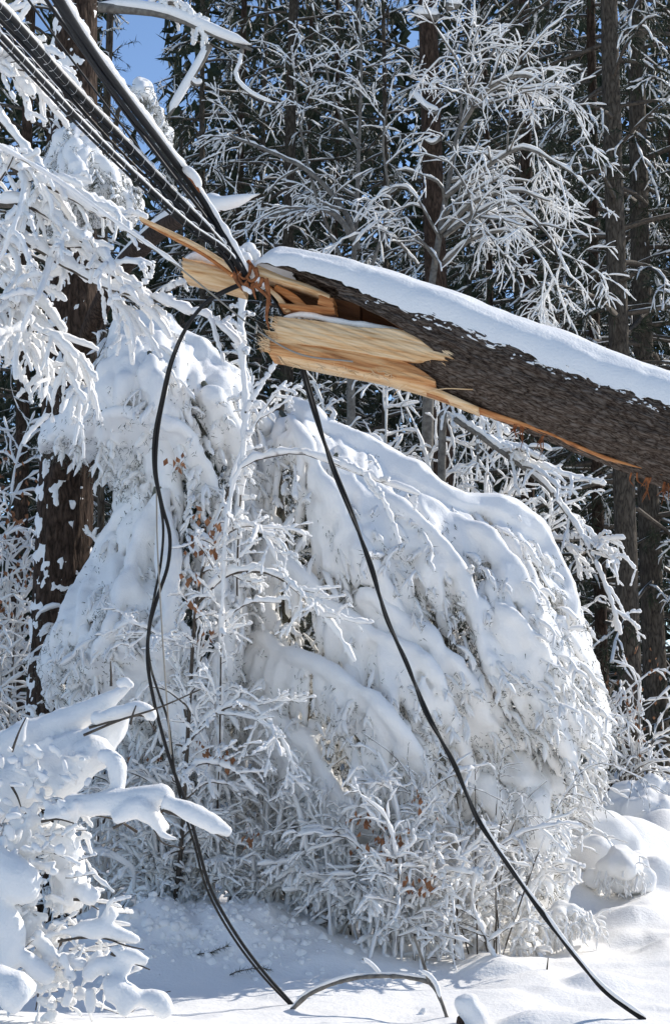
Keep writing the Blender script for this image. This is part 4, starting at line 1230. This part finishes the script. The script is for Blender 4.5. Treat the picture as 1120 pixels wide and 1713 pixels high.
# branches in front of and over the evergreens
sap = prm(dens=[9, 10, 8, 0], len=[0.42, 0.2, 0.1, .1], snow=[0.020, 0.0135, 0.010, 0.008], droop=[0.4, 0.5, 0.5, .4])
def lv(pts, y, sp=0.05):
    return [(at(a, b, y), sp) for a, b in pts]
bare_tree('beech_sapling', 'leaning brown stem with snowy twigs and dry leaves between the hanging cables', 'sapling', [
    dict(p=[(286, 1500, 12.2), (300, 1400, 11.8)] + L3(10.9, (318, 1180), (336, 970), (356, 890), (378, 832), (398, 772), (440, 690), (478, 640)), r=(0.02, 0.006), n=44, root=1, pr=dict(dens=[6, 8, 6, 0], snow=[.017, .0135, .010, .008])),
    dict(p=[(340, 960, 10.9), (370, 900, 10.8), (420, 880, 10.7), (450, 910, 10.6), (470, 960, 10.6)], r=(0.009, 0.003)),
    dict(p=[(330, 1010, 10.9), (390, 960, 10.7), (450, 960, 10.6), (520, 1012, 10.6), (565, 1062, 10.6), (592, 1108, 10.6)], r=(0.012, 0.003), pr=dict(snow=[.026, .016, .011, .008])),
    dict(p=[(318, 1150, 10.9), (360, 1060, 10.8), (420, 1010, 10.7), (470, 1010, 10.7)], r=(0.009, 0.003)),
    dict(p=[(312, 1200, 10.9), (290, 1100, 10.8), (260, 1060, 10.7), (210, 1040, 10.7)], r=(0.009, 0.003)),
    dict(p=[(306, 1260, 10.9), (350, 1200, 10.8), (410, 1180, 10.7), (460, 1220, 10.7), (500, 1300, 10.7)], r=(0.010, 0.003)),
    dict(p=[(304, 1320, 10.9), (330, 1280, 10.8), (390, 1290, 10.7), (430, 1330, 10.7)], r=(0.009, 0.003)),
], sap, 111, at(296, 1500, 10.9), leaves=(lv([(322, 905), (318, 960), (326, 1010), (345, 1060), (335, 870), (300, 770), (360, 880), (350, 920)], 10.75, 0.035), 9))
bare_tree('bent_whip', 'thin whip arched over under a roll of snow, crossing the right hanging cable', 'sapling', [
    dict(p=[(352, 1490, 12.3), (366, 1240, 11.5), (372, 1000, 10.6), (380, 860, 10.6), (402, 782, 10.55), (450, 762, 10.5), (500, 758, 10.5), (556, 776, 10.5), (620, 800, 10.5), (700, 828, 10.5)], r=(0.010, 0.002), n=44, root=1, pr=dict(snow=[.028, .017, .010, .008], lift=0.9)),
    dict(p=[(560, 776, 10.5), (610, 800, 10.45), (645, 850, 10.45), (668, 912, 10.45)], r=(0.005, 0.002), pr=dict(snow=[.024, .014, .010, .008])),
], prm(levels=2, dens=[4, 5, 0, 0], len=[0.25, 0.14, .1, .1], droop=[0.7, .5, .5, .5]), 113, at(372, 1500, 10.6))
bare_tree('bare_sapling', 'upright snow-plastered stem rising just left of the split slab', 'sapling', [
    dict(p=[(398, 1480, 12.4), (404, 1200, 12.3), (398, 960, 11.5)] + L3(10.8, (408, 760), (412, 680), (406, 600), (404, 540), (408, 492)), r=(0.014, 0.005), n=40, root=1, pr=dict(snow=[.026, .018, .012, .01], vert=0.9, gap=0.02)),
    dict(p=L3(10.2, (410, 690), (440, 640), (465, 600), (470, 560)), r=(0.006, 0.003)),
], prm(levels=2, dens=[7, 7, 0, 0], len=[0.22, 0.12, .1, .1], snow=[.02, .017, .011, .01]), 115, at(398, 1520, 10.2))

# thicket at the foot of the evergreens
thk = prm(fine=False, vert=0.85, dens=[8.5, 8, 4.5, 0], len=[0.42, 0.24, 0.12, .1], snow=[0.016, 0.0125, 0.0095, 0.008], droop=[0.35, 0.5, 0.5, .4], gap=0.12)
def shrub_fan(label, cx, by, Y, n, hpx, spread, seed, leaves=None, pr=thk, r=(0.010, 0.003), group=None, name='snowy_shrub', bark=None, bw=0.9):
    rs = np.random.default_rng(seed)
    limbs = []
    for i in range(n):
        a = (i + 0.5) / n * 2 - 1 + rs.normal(0, 0.25)
        h = hpx * rs.uniform(0.6, 1.1)
        y2 = Y + rs.normal(0, 0.25)
        b = by + rs.normal(0, 6)
        limbs.append(dict(p=[(cx + a * spread * bw * rs.uniform(0, 1), b, Y + rs.normal(0, 0.15)), (cx + a * spread * 0.45, b - h * 0.45, (Y + y2) / 2), (cx + a * spread * 0.85, b - h * 0.85, y2), (cx + a * spread * 1.15, b - h * rs.uniform(0.75, 1.0), y2 - 0.1)], r=r, n=16, root=1))
    return bare_tree(name, label, 'shrub', limbs, pr, seed, at(cx, by, Y), group, bark, leaves)
shrub_fan('thin-stemmed shrub fanning out of the snow right of the centre, dry leaves inside', 700, 1580, 11.2, 13, 290, 170, 121, (lv([(690, 1470), (712, 1476), (650, 1400), (668, 1390), (640, 1420), (700, 1340), (730, 1462), (600, 1370)], 11.0, 0.045), 9))
shrub_fan('tangled snowy shrub under the middle of the bowed evergreen', 560, 1560, 11.6, 13, 270, 150, 123, (lv([(630, 1360), (640, 1400), (600, 1420), (655, 1430)], 11.3, 0.05), 8))
shrub_fan('tangled snowy shrub left of the evergreen foot beyond the shaded bank', 430, 1540, 11.9, 13, 320, 130, 125, (lv([(352, 1252), (372, 1262), (340, 1248), (382, 1268), (420, 1400)], 11.4, 0.03), 9))
shrub_fan('snowy thicket behind the left hanging cable above the shaded bank', 290, 1510, 12.0, 13, 340, 130, 127, (lv([(218, 1270), (260, 1260), (300, 1330)], 11.8, 0.03), 5))
shrub_fan('low snowy brush between the corner shrub and the bank', 150, 1490, 12.3, 10, 310, 110, 129)
low = prm(fine=False, vert=0.9, levels=2, dens=[16, 14, 0, 0], len=[0.24, 0.12, .1, .1], n=[9, 6, 4, 4], snow=[0.022, 0.016, 0.012, 0.01], droop=[0.8, 0.7, .5, .5], gap=0.05)
for lab_, cx_, by_, y_, n_, h_, w_, sd_ in [('low tangle of snow-smothered sprays at the foot of the bowed evergreen', 640, 1572, 11.5, 12, 130, 150, 141),
                                      ('low snow-smothered brush between the bank and the evergreen foot', 500, 1560, 11.8, 12, 130, 110, 143),
                                      ('low snow-smothered brush at the top of the shaded bank', 300, 1512, 12.0, 11, 130, 130, 145),
                                      ('low snowy tangle between the thin-stemmed shrub and the slanting cable', 830, 1560, 11.8, 10, 140, 100, 147)]:
    shrub_fan(lab_, cx_, by_, y_, n_, h_, w_, sd_, None, low, (0.008, 0.003))
shrub_fan('wispy bare shrub leaning right across the slanting cable foot', 800, 1520, 11.4, 7, 330, 190, 131, None, prm(levels=2, dens=[4, 6, 0, 0], len=[0.5, 0.22, .1, .1], snow=[0.006, 0.005, 0.004, 0.004], gap=0.3), (0.006, 0.0018))

# hooded bushes right of the bowed evergreen
def hood(label, poly, Yb, depth, pads, seed, nf=70, frad=(12, 26), flen=(30, 90), apex=None, cat='shrub', amp=((5.0, 0.02), (14, 0.008)), D=70, needles=2, nsp=0, tf=0):
    poly = np.asarray(poly, float)
    ap = apex or (poly[:, 0].mean(), poly[:, 1].min())
    return snow_tree('snow_hooded_bush', label, cat, 'bushes buried under snow on the right', poly, Yb, depth, ap, pads, nf, flen, frad, 0.0185, seed, D=D, slit=0.12, spread=1.0, needles=needles, mass=60 if tf else 0, tufts=tf, amp=amp, part='branch', rel=0.1, nsprig=nsp, slen=(14, 40), srad=(0.006, 0.014), fade=120.0, smooth=14 if nsp else 40)
hood('tall snow-hooded bush beside the foot of the slanting cable', [(745, 1330), (760, 1270), (800, 1222), (850, 1225), (900, 1262), (935, 1310), (946, 1370), (940, 1450), (915, 1530), (840, 1540), (780, 1510), (755, 1420)], 13.0, 0.7, [
    dict(p=[(770, 1300), (810, 1250), (860, 1250), (905, 1290), (930, 1350)], r=30, off=0.05), dict(p=[(800, 1300), (830, 1350), (850, 1410)], r=30, off=0.1), dict(p=[(880, 1310), (900, 1370), (905, 1430)], r=28, off=0.1)], 201, 90, (8, 20), nsp=420, tf=3)
hood('smooth rounded snow dome on the right below the dark woods', [(840, 1490), (850, 1420), (900, 1385), (950, 1366), (1010, 1372), (1060, 1410), (1090, 1450), (1060, 1490), (960, 1500)], 15.5, 0.9, [
    dict(p=[(880, 1430), (950, 1395), (1020, 1405), (1060, 1440)], r=46, off=0.05, prof=[.8, 1, 1, .8])], 203, 26, (26, 46), (20, 50), needles=0, amp=((2.5, 0.03),))
hood('knobbly snow-covered bush at the right edge', [(1000, 1345), (1040, 1318), (1090, 1306), (1150, 1310), (1200, 1340), (1190, 1400), (1100, 1410), (1030, 1390)], 17.5, 0.9, [
    dict(p=[(1020, 1345), (1080, 1325), (1150, 1330)], r=26, off=0.05), dict(p=[(1060, 1360), (1110, 1380), (1160, 1380)], r=24, off=0.1)], 205, 60, (9, 18), (20, 60), nsp=160)
hood('low snow-capped bush with humps right of the dome', [(985, 1470), (1000, 1432), (1040, 1420), (1075, 1432), (1092, 1470), (1060, 1490), (1010, 1490)], 14.2, 0.5, [
    dict(p=[(1005, 1455), (1040, 1436), (1078, 1455)], r=24, off=0.05)], 207, 18, (12, 22), (15, 40), nsp=60)
hood('snow-plastered bush by the far edge of the clearing behind the dome', [(935, 1400), (950, 1345), (985, 1335), (1010, 1365), (1000, 1410)], 16.5, 0.5, [
    dict(p=[(950, 1370), (980, 1352), (1000, 1385)], r=20, off=0.05)], 209, 24, (8, 16), (20, 50), nsp=120)
hood('small round ball of snow on a bush beside the slanting cable', [(905, 1490), (912, 1462), (935, 1450), (962, 1462), (972, 1500), (940, 1516), (905, 1508)], 13.2, 0.35, [
    dict(p=[(918, 1478), (938, 1466), (956, 1480)], r=18, off=0.03)], 211, 10, (10, 16), (12, 24), needles=0, D=30)
hood('low spread of snowy twigs at the edge of the clearing, right of the slanting cable', [(880, 1555), (905, 1520), (950, 1508), (990, 1520), (1010, 1550), (960, 1566), (900, 1568)], 12.5, 0.4, [
    dict(p=[(900, 1540), (940, 1522), (985, 1532)], r=14, off=0.03)], 213, 30, (5, 10), (18, 50), D=30, needles=0, nsp=140)

# ------------------------------------------------------------------ the forest behind
def conifer_meshes(seed, height, base, Lmax, nl, droop, frost, blade=(0.08, 0.17), bw=(0.010, 0.021), dens=30, twig_len=0.55):
    """crown of drooping limbs with needle sprays; returns limb, needle and frost meshes around a stem at the origin"""
    rs = np.random.default_rng(seed)
    LB, FR = Lines(), Lines()
    NP, ND, NL, NWd = [], [], [], []
    for i in range(nl):
        z = base + (height - base) * ((i + rs.random()) / nl) ** 0.9
        f = (z - base) / (height - base)
        L = Lmax * (1 - f) ** 0.7 * rs.uniform(0.55, 1.1) + 0.3
        a = i * 2.399 + rs.normal(0, 0.3)
        P = wander(np.array((0, 0, z)), (math.cos(a), math.sin(a), rs.uniform(-0.1, 0.25)), L, 9, droop * rs.uniform(0.6, 1.4), 0.10, rs)
        LB.add(P, np.linspace(0.012 + 0.012 * L, 0.005, 9))
        Fp = P.copy(); Fp[:, 2] += 0.022
        FR.add(Fp, np.where(rs.random(9) < frost * 1.2, rs.uniform(0.010, 0.026, 9), 0.003))
        k = int(L * 7)
        for _ in range(k):
            t = rs.uniform(0.15, 1.0) * 8
            j = min(int(t), 7)
            p = P[j] + (P[j + 1] - P[j]) * (t - j)
            d = P[j + 1] - P[j]; d /= np.linalg.norm(d)
            s = np.cross(d, (0, 0, 1)); s /= np.linalg.norm(s) + 1e-9
            dn = d * 0.6 + s * rs.choice((-1, 1)) * rs.uniform(0.4, 1.0) + np.array((0, 0, rs.uniform(-0.6, 0.1)))
            Lt = twig_len * rs.uniform(0.5, 1.3) * (1 - 0.4 * t / 8)
            C = wander(p, dn, Lt, 5, droop * 1.3 * rs.uniform(0.4, 1.6), 0.14, rs)
            LB.add(C, np.linspace(0.006, 0.002, 5))
            m = max(4, int(dens * Lt))
            q = rs.uniform(0.05, 1.0, m) * 4
            jj = np.minimum(q.astype(int), 3)
            pts = C[jj] + (C[jj + 1] - C[jj]) * (q - jj)[:, None]
            dd = (C[jj + 1] - C[jj]) / (Lt / 4)
            NP.append(pts)
            ND.append(dd * 0.7 + rs.normal(0, 0.55, (m, 3)) + (0, 0, -0.25))
            if rs.random() < frost:
                Cf = C.copy(); Cf[:, 2] += 0.014
                FR.add(Cf, rs.uniform(0.008, 0.024, 5) * np.array((0.6, 1, 1, 0.9, 0.2)))
                for _ in range(2):
                    q0 = C[rs.integers(1, 4)]
                    Cc = wander(q0, dn + rs.normal(0, 0.5, 3), 0.22, 4, 1.0, 0.2, rs)
                    FR.add(Cc, rs.uniform(0.006, 0.018) * np.array((0.7, 1, 0.9, 0.2)))
    P = np.concatenate(NP); D = np.concatenate(ND)
    Vn, Tn = blades(P, D, rs.uniform(*blade, len(P)), rs.uniform(*bw, len(P)), rs)
    Vb, Qb = LB.arrays(3)
    return (make_mesh('limbs', Vb, Qb, None, M_TWIG), make_mesh('needles', Vn, None, Tn, M_NEEDLE_DARK, False), FR.mesh('frost', M_FROST, 3))

PROTO = [conifer_meshes(300 + i, h, b, L, n, d, f, dens=dn) for i, (h, b, L, n, d, f, dn) in enumerate([
    (16, 1.2, 2.6, 82, 0.55, 0.2, 52), (17, 2.5, 2.8, 74, 0.75, 0.36, 44), (15, 0.8, 2.3, 84, 0.5, 0.12, 56), (18, 4.0, 3.0, 70, 0.65, 0.26, 46)])]

HANG = prm(levels=1, dens=[22, 0, 0, 0], len=[0.28, .1, .1, .1], droop=[1.8, 1, 1, 1], n=[8, 5, 4, 4], snow=[0.03, 0.022, 0.014, 0.01], vert=0.8)

def forest_tree(name, label, px, Y, rpx, proto, mat, seed, lean=0.0, group='trees of the dark wood behind', top=17.0, patches=None, stubs=None, scale=1.0, zs=1.0):
    rs = np.random.default_rng(seed)
    b = at(px, 1250, Y)
    z = float(ground_z(b[0], b[1]))
    root = empty(name, (b[0], b[1], z))
    tag(root, label, 'tree', group)
    r = rpx * Y / FPX
    n = 430 if patches else 70
    P = np.stack((b[0] + lean * np.linspace(0, 1, n) + 0.03 * np.sin(np.linspace(0, 7, n) + seed), np.full(n, b[1]), np.linspace(z - 0.2, z + top, n)), -1)
    tr = trunk_part(root, P, np.linspace(r, r * 0.45, n), mat, (96 if patches else 26) if rpx > 15 else 12, r * 0.07, 3.0 / r, seed, patches)
    if proto is not None:
        lim, ned, fro = PROTO[proto]
        M = Matrix.Translation((b[0], b[1], z)) @ Matrix.Rotation(rs.uniform(0, 6.28), 4, 'Z') @ Matrix.Diagonal((scale, scale, scale * zs, 1))
        for nm, me in (('limbs', lim), ('needles', ned), ('frost', fro)):
            o = bpy.data.objects.new(nm, me)
            COL.objects.link(o)
            o.parent = root
            o.matrix_parent_inverse = WORLD[root.name].inverted()
            o.matrix_world = M
    if stubs:
        for pts, rr, *ram in stubs:
            Pb = px_path([(a, c, Y - 0.15) for a, c in pts], 10)
            bb = Lines().add(Pb, np.linspace(rr * Y / FPX, rr * 0.3 * Y / FPX, 10)).build('branch', M_GREYLIMB, root, 7)
            Q = Pb.copy(); Q[:, 2] += rr * Y / FPX * 1.0
            SL = Lines().add(Q, rr * 1.15 * Y / FPX * blob_profile(10, 0.25))
            if ram:
                LB2, rr2 = Lines(), np.random.default_rng(seed + int(pts[0][0]))
                ramify(LB2, SL, Pb, rr * Y / FPX * 0.6, 0.004, 0, ram[0], rr2)
                tw2 = LB2.build('twigs', M_TWIG, bb, 5)
                tw2['kind'] = 'stuff'
            SL.build('snow', M_SNOW, bb, 7)
    return root

forest_tree('pine_tree', 'thick dark trunk on the left with snow plastered on its bark', 92, 13.3, 52, None, M_PINE, 401, 0.08, None, 12, (0.26, 0.06, 15.0, -0.16),
            [([(165, 12), (280, 26), (380, 68), (422, 84)], 9), ([(150, 330), (190, 345), (240, 330)], 6), ([(262, 14), (285, 4), (310, 16), (336, 50), (342, 66)], 5, HANG), ([(250, 10), (268, -6), (290, 0), (312, 24)], 4, HANG),
             ([(350, 76), (336, 105), (318, 135), (300, 165), (282, 196)], 7), ([(318, 135), (330, 142), (338, 138)], 5),
             ([(405, 80), (402, 105), (394, 128), (412, 152), (440, 168), (462, 176)], 3.5)])
forest_tree('pine_tree', 'tall straight reddish trunk with short snowy stubs above the fallen trunk', 742, 17.5, 23, None, M_PINE, 402, -0.14, None, 15, None,
            [([(735, 30), (712, 26), (690, 24)], 7), ([(735, 190), (712, 180), (690, 155)], 5), ([(745, 12), (765, 8), (750, 2)], 9), ([(735, 232), (722, 240), (708, 232)], 4)])
forest_tree('pine_tree', 'grey-brown trunk at right, nearer of the two behind the fallen trunk', 1050, 18.5, 20, 3, M_GREYPINE, 403, -0.02, None, scale=0.9)
forest_tree('pine_tree', 'dark trunk at the right edge behind the fallen trunk', 1096, 20, 20, 1, M_GREYPINE, 404, -0.05, None, scale=1.0)
forest_tree('pine_tree', 'thin brown trunk showing between the evergreen and the grey-brown trunk at right', 1012, 21.5, 11, 0, M_PINE, 405, -0.05, None)
forest_tree('pine_tree', 'dark trunk seen under the fallen trunk above the bowed evergreen', 890, 22, 13, 2, M_PINE, 406, 0.0, None)
FT = [
    (330, 24, 7, 0, 0.9, 'frosted evergreen just right of the blue sky gap behind the upper cables'),
    (392, 26, 9, 2, 0.9, 'slim dark evergreen rising behind the tip of the snapped snowy limb'),
    (476, 24.5, 14, 3, 0.9, 'evergreen behind the left-leaning stems of the many-stemmed bare tree'),
    (560, 27, 6, 2, 0.95, 'dark evergreen behind the middle stems of the many-stemmed bare tree'),
    (650, 24, 6, 0, 0.9, 'evergreen immediately left of the tall straight reddish trunk'),
    (830, 23, 7, 1, 0.9, 'evergreen directly behind the spreading frosted bare tree'),
    (940, 26, 7, 2, 1.0, 'dark evergreen between the spreading frosted tree and the grey-brown trunk'),
    (20, 22, 14, 1, 0.9, 'frosted evergreen beyond the leaning tree, left of the thick dark trunk'),
    (150, 25, 12, 0, 0.8, 'low evergreen showing on the right side of the thick dark left trunk'),
    (1150, 24, 14, 1, 1.0, 'frosted evergreen with branches entering at the right edge above the fallen trunk'),
    (1015, 28, 9, 0, 1.0, 'evergreen farther back behind the thin brown trunk at right'),
    (720, 29, 6, 1, 1.0, 'evergreen almost hidden behind the tall straight reddish trunk'),
    (-60, 27, 13, 2, 0.9, 'evergreen off the left edge with only its side sprays in view'),
    (1230, 20, 16, 2, 0.9, 'nearest dark evergreen off the right edge reaching sprays into the picture')] + [
    (px, Y, 6, k, sc, 'dark evergreen in the farthest row of the wood, mostly hidden by nearer trees') for px, Y, k, sc in
    [(430, 31, 1, 1.05), (880, 31, 0, 1.1), (600, 33, 0, 1.1), (1100, 33, 2, 1.1), (300, 34, 1, 0.85), (60, 33, 2, 0.9), (790, 35, 2, 1.15), (510, 36, 0, 1.15), (970, 37, 1, 1.2)]]
for i, (px, Y, rp, pr_, sc_, lab_) in enumerate(FT):
    forest_tree('spruce_tree', lab_, px, Y, rp, pr_, M_PINE if i % 2 else M_GREYPINE, 420 + i, 0.1 * math.sin(i), 'dark evergreens of the wood behind', 16 * sc_, scale=sc_)

# understorey and far wood
rs = np.random.default_rng(900)
n = 140000
X = rs.uniform(-30, 34, n); Y = rs.uniform(40, 62, n); Z = rs.uniform(0.6, 1, n) * 0 + rs.random(n) ** 1.15 * 23
keep = vnoise(np.stack((X, Y * 0.4, Z * 0.6), -1), 0.45, 5) + 0.55 - Z * 0.020 > 0
keep &= ~((np.abs(X / Y + 0.125) < 0.02) & (Z > 16.0))
Pf = np.stack((X, Y, Z + ground_z(X, Y)), -1)[keep]
Vf, Tf = blades(Pf, rs.normal(0, 0.6, (len(Pf), 3)) + (0, 0, -0.5), rs.uniform(0.4, 1.0, len(Pf)), rs.uniform(0.13, 0.29, len(Pf)), rs)
tag(link('far_wood', make_mesh('far_wood', Vf, None, Tf, M_NEEDLE_DARK, False)), 'dense dark evergreen wood closing the view behind all the trees', 'wood', None, 'stuff')
FW = Lines()
for _ in range(14):
    x, y = rs.uniform(-26, 30), rs.uniform(30, 58)
    z = float(ground_z(x, y))
    FW.add(np.stack((np.full(8, x) + np.cumsum(rs.normal(0, .05, 8)), np.full(8, y), np.linspace(z, z + 16, 8)), -1), np.linspace(0.16, 0.08, 8) * rs.uniform(0.5, 1.1))
tag(FW.build('far_trunks', M_GREYPINE, None, 8), 'many distant trunks standing in the dark wood', 'wood', None, 'stuff')

# snowy undergrowth along the wood's edge
und = prm(fine=False, dens=[5, 5.5, 4, 0], len=[0.7, 0.36, 0.18, .1], snow=[0.020, 0.015, 0.012, 0.009], droop=[0.45, 0.6, 0.5, .4], gap=0.15)
UND = [('snowy brush on the far left behind the thick trunk', 10, 1330, 15.0, 8, 560, 170, 'l'), ('snowy twigs at the left edge below the leaning tree', -20, 1180, 14.0, 7, 480, 160, 'l'),
       ('drooping snowy undergrowth between the two big evergreens', 440, 1150, 14.5, 8, 560, 170, None), ('white twiggy brush under the fallen trunk behind the evergreen arch', 640, 1150, 14.8, 9, 560, 170, None),
       ('snow-caked brush beyond the shoulder of the bowed evergreen', 800, 1170, 14.5, 9, 500, 130, None), ('sprays of snowy twigs spilling out right of the bowed evergreen', 905, 1290, 14.2, 7, 500, 60, None),
       ('thin dark brush at the wood edge on the right with dull red leaves', 1065, 1315, 17.5, 7, 190, 80, 'r')]
for i, (lab, cx, by, y, n_, h, sp_, lf) in enumerate(UND):
    lv_ = None
    rs_ = np.random.default_rng(950 + i)
    if lf == 'l':
        lv_ = ([(at(rs_.uniform(0, 60), rs_.uniform(760, 1080), y - 0.3), 0.07) for _ in range(8)], 8)
    if lf == 'r':
        lv_ = ([(at(rs_.uniform(1010, 1110), rs_.uniform(1090, 1220), y - 0.2), 0.12) for _ in range(10)], 7)
    shrub_fan(lab, cx, by, y, n_, h, sp_, 960 + i, lv_, und, (0.016, 0.005), None, 'snowy_brush', M_GREYLIMB, 0.4)

bare_tree('snowy_sapling', 'drooping snow-thick sapling boughs reaching right beyond the shoulder of the bowed evergreen', 'sapling', [
    dict(p=[(760, 700, 13.9), (840, 755, 13.8), (910, 810, 13.7), (970, 890, 13.6), (1012, 975, 13.5), (1040, 1062, 13.5)], r=(0.03, 0.006), n=30),
    dict(p=[(820, 740, 13.9), (880, 775, 13.8), (950, 800, 13.7), (1010, 815, 13.7)], r=(0.016, 0.005)),
    dict(p=[(880, 900, 13.9), (940, 905, 13.8), (990, 905, 13.7), (1030, 935, 13.6)], r=(0.016, 0.005)),
    dict(p=[(900, 1000, 13.9), (950, 1030, 13.8), (985, 1080, 13.7), (1005, 1150, 13.7)], r=(0.016, 0.005)),
    dict(p=[(910, 1120, 13.9), (955, 1160, 13.8), (985, 1220, 13.7), (990, 1290, 13.7)], r=(0.016, 0.005)),
    dict(p=[(700, 640, 14.2), (760, 680, 14.1), (820, 700, 14.0), (850, 730, 14.0)], r=(0.016, 0.005)),
], prm(dens=[7, 8, 6, 0], len=[0.5, 0.28, 0.14, .1], snow=[0.032, 0.022, 0.015, .01], droop=[0.9, 0.9, 0.6, .4], lump=0.7), 131, ats([(740, 1500, 14.0)])[0], bark=M_GREYLIMB,
    trunk=dict(p=[(740, 1480, 14.0), (735, 1000, 14.0), (740, 690, 14.0)], r=(0.05, 0.03)))

# ------------------------------------------------------------------ small things in the snow
def on(px, py, dz=0.0):
    p, Y = on_ground(px, py)
    return Y
Yb = on(488, 1688)
rs = np.random.default_rng(64)
arch = tag(empty('arched_branch', at(488, 1688, Yb)), 'snow-topped branch arching out of the snow in front', 'branch')
P = px_path([(484, 1694, Yb), (510, 1668, Yb - .02), (545, 1650, Yb - .05), (590, 1637, Yb - .1), (640, 1633, Yb - .15), (690, 1637, Yb - .2), (720, 1646, Yb - .25), (735, 1670, Yb - .28), (746, 1700, Yb - .30), (754, 1726, Yb - .32)], 50)
Lines().add(P, np.linspace(0.0135, 0.009, 50) * (1 + 0.12 * rs.normal(size=50))).build('limb', M_GREYLIMB, arch, 9)
P2 = px_path([(718, 1645, Yb - .25), (706, 1606, Yb - .25), (692, 1566, Yb - .25)], 14)
Lines().add(P2, np.linspace(0.0115, 0.007, 14)).build('side_twig', M_GREYLIMB, arch, 7)
Ps = spline(P, 90)[:70] + np.array((0, 0.002, 0.017))
w = 0.009 * (0.8 + 0.9 * n2(np.linspace(0, 7, 70), .2, 8, 2)) * blob_profile(70, 0.2)
Lines().add(Ps, w).build('snow', M_SNOW, arch, 9)
Lines().add(px_path([(700, 1625, Yb - .27), (716, 1634, Yb - .26), (728, 1650, Yb - .27), (734, 1672, Yb - .29)], 14) + np.array((0.004, 0, 0.008)), 0.014 * blob_profile(14)).build('snow', M_SNOW, arch, 9)

Ys_ = on(782, 1713)
st = tag(empty('snow_capped_stump', at(782, 1716, Ys_)), 'small stump under a tall rounded cap of snow at the bottom edge', 'stump')
Lines().add(px_path([(780, 1740, Ys_), (776, 1714, Ys_), (774, 1694, Ys_)], 8), np.array([.05, .05, .048, .046, .044, .04, .034, .002])).build('wood', M_PINE, st, 12)
LNs = Lines().add(px_path([(796, 1722, Ys_ - .02), (792, 1700, Ys_ - .02), (782, 1684, Ys_ - .02), (776, 1662, Ys_ - .02)], 14), 0.068 * blob_profile(14, 0.25))
LNs.add(px_path([(792, 1740, Ys_), (796, 1706, Ys_), (786, 1680, Ys_)], 14), 0.07 * blob_profile(14, 0.25))
remesh('snow', LNs, 0.008, M_SNOW, 14, 4, ((9, 0.006), (30, 0.002)), 3, st)
for lab, pts, r, sn in [
        ('short dark twig sticking up alone from the snow near the slanting cable', [(914, 1622), (915, 1612), (916, 1602)], 0.006, 0),
        ('tiny twig end poking from the snow below the arched branch', [(570, 1716), (573, 1706), (576, 1698)], 0.007, 0),
        ('snow-coated twig standing between the arched branch and the stump', [(692, 1726), (700, 1704), (710, 1688)], 0.008, 0.017),
        ('little snowy twig left of the arched branch top', [(606, 1604), (622, 1616), (636, 1632)], 0.005, 0.012),
        ('fine bare twig curving over the snow at lower left', [(196, 1722), (214, 1700), (240, 1676), (262, 1664), (286, 1658)], 0.004, 0)]:
    Yt = on(*pts[0]) if pts[0][1] > 1610 and pts[0][1] < 1700 else Yb - 0.1
    P = px_path([(a, b, Yt) for a, b in pts], 12)
    t = tag(empty('twig', P[0]), lab, 'twig')
    Lines().add(P, np.linspace(r, r * 0.5, 12)).build('stem', M_TWIG, t, 6)
    if sn:
        Lines().add(spline(P, 20) + np.array((0.003, 0, sn * 0.4)), sn * blob_profile(20, 0.3)).build('snow', M_SNOW, t, 8)

# broken lumps of snow and bits of evergreen on the shaded bank
rs = np.random.default_rng(71)
CH = Lines()
for _ in range(520):
    x, y = rs.normal(-0.85, 0.5), rs.normal(11.05, 0.33)
    if y < 10.45: continue
    z = float(ground_z(x, y))
    r = min(0.042, abs(rs.normal(0, 0.014)) + 0.006)
    d = rs.normal(size=3); d[2] *= 0.3; d /= np.linalg.norm(d)
    P = np.stack([np.array((x, y, z - r * 0.1)) + d * r * t for t in (-1.15, -0.9, -0.4, 0.3, 0.85, 1.1)])
    CH.add(P, r * np.array((0.03, 0.6, 1.0, 0.95, 0.55, 0.03)) * rs.uniform(0.75, 1.2, 6))
Vc, Qc = CH.arrays(7)
Vc = Vc + 0.008 * np.stack([vnoise(Vc, 40, 91 + i) for i in range(3)], -1)
me_ = make_mesh('snow_chunks', Vc, Qc, None, M_SNOW)
tag(link('snow_chunks', me_), 'crumbled lumps of snow scattered over the shaded bank', 'snow', None, 'stuff')
for lab, (sx, sy_, sl_) in [('dark evergreen sprig lying on the crest of the shaded bank', (276, 1500, 0.22)), ('green evergreen sprig half buried low on the bank beside the left cable', (384, 1634, 0.26)),
                            ('broken evergreen twig lying among snow lumps in the middle of the bank', (330, 1560, 0.2))]:
    p, Yp = on_ground(sx, sy_)
    g_ = gz(p)
    t = tag(empty('evergreen_sprig', g_), lab, 'sprig')
    P = wander(g_ + (0, 0, 0.01), (1, 0.2, 0.35), sl_, 7, 0.5, 0.12, rs)
    Lines().add(P, np.linspace(0.004, 0.0015, 7)).build('stem', M_TWIG, t, 5)
    q = rs.uniform(0, 6, 110); j = np.minimum(q.astype(int), 5)
    pts = P[j] + (P[j + 1] - P[j]) * (q - j)[:, None]
    Vn, Tn = blades(pts, (P[j + 1] - P[j]) / sl_ * 4 + rs.normal(0, 0.6, (110, 3)), rs.uniform(0.02, 0.05, 110), rs.uniform(0.003, 0.006, 110), rs)
    link('needles', make_mesh('needles', Vn, None, Tn, M_NEEDLE, False), t)
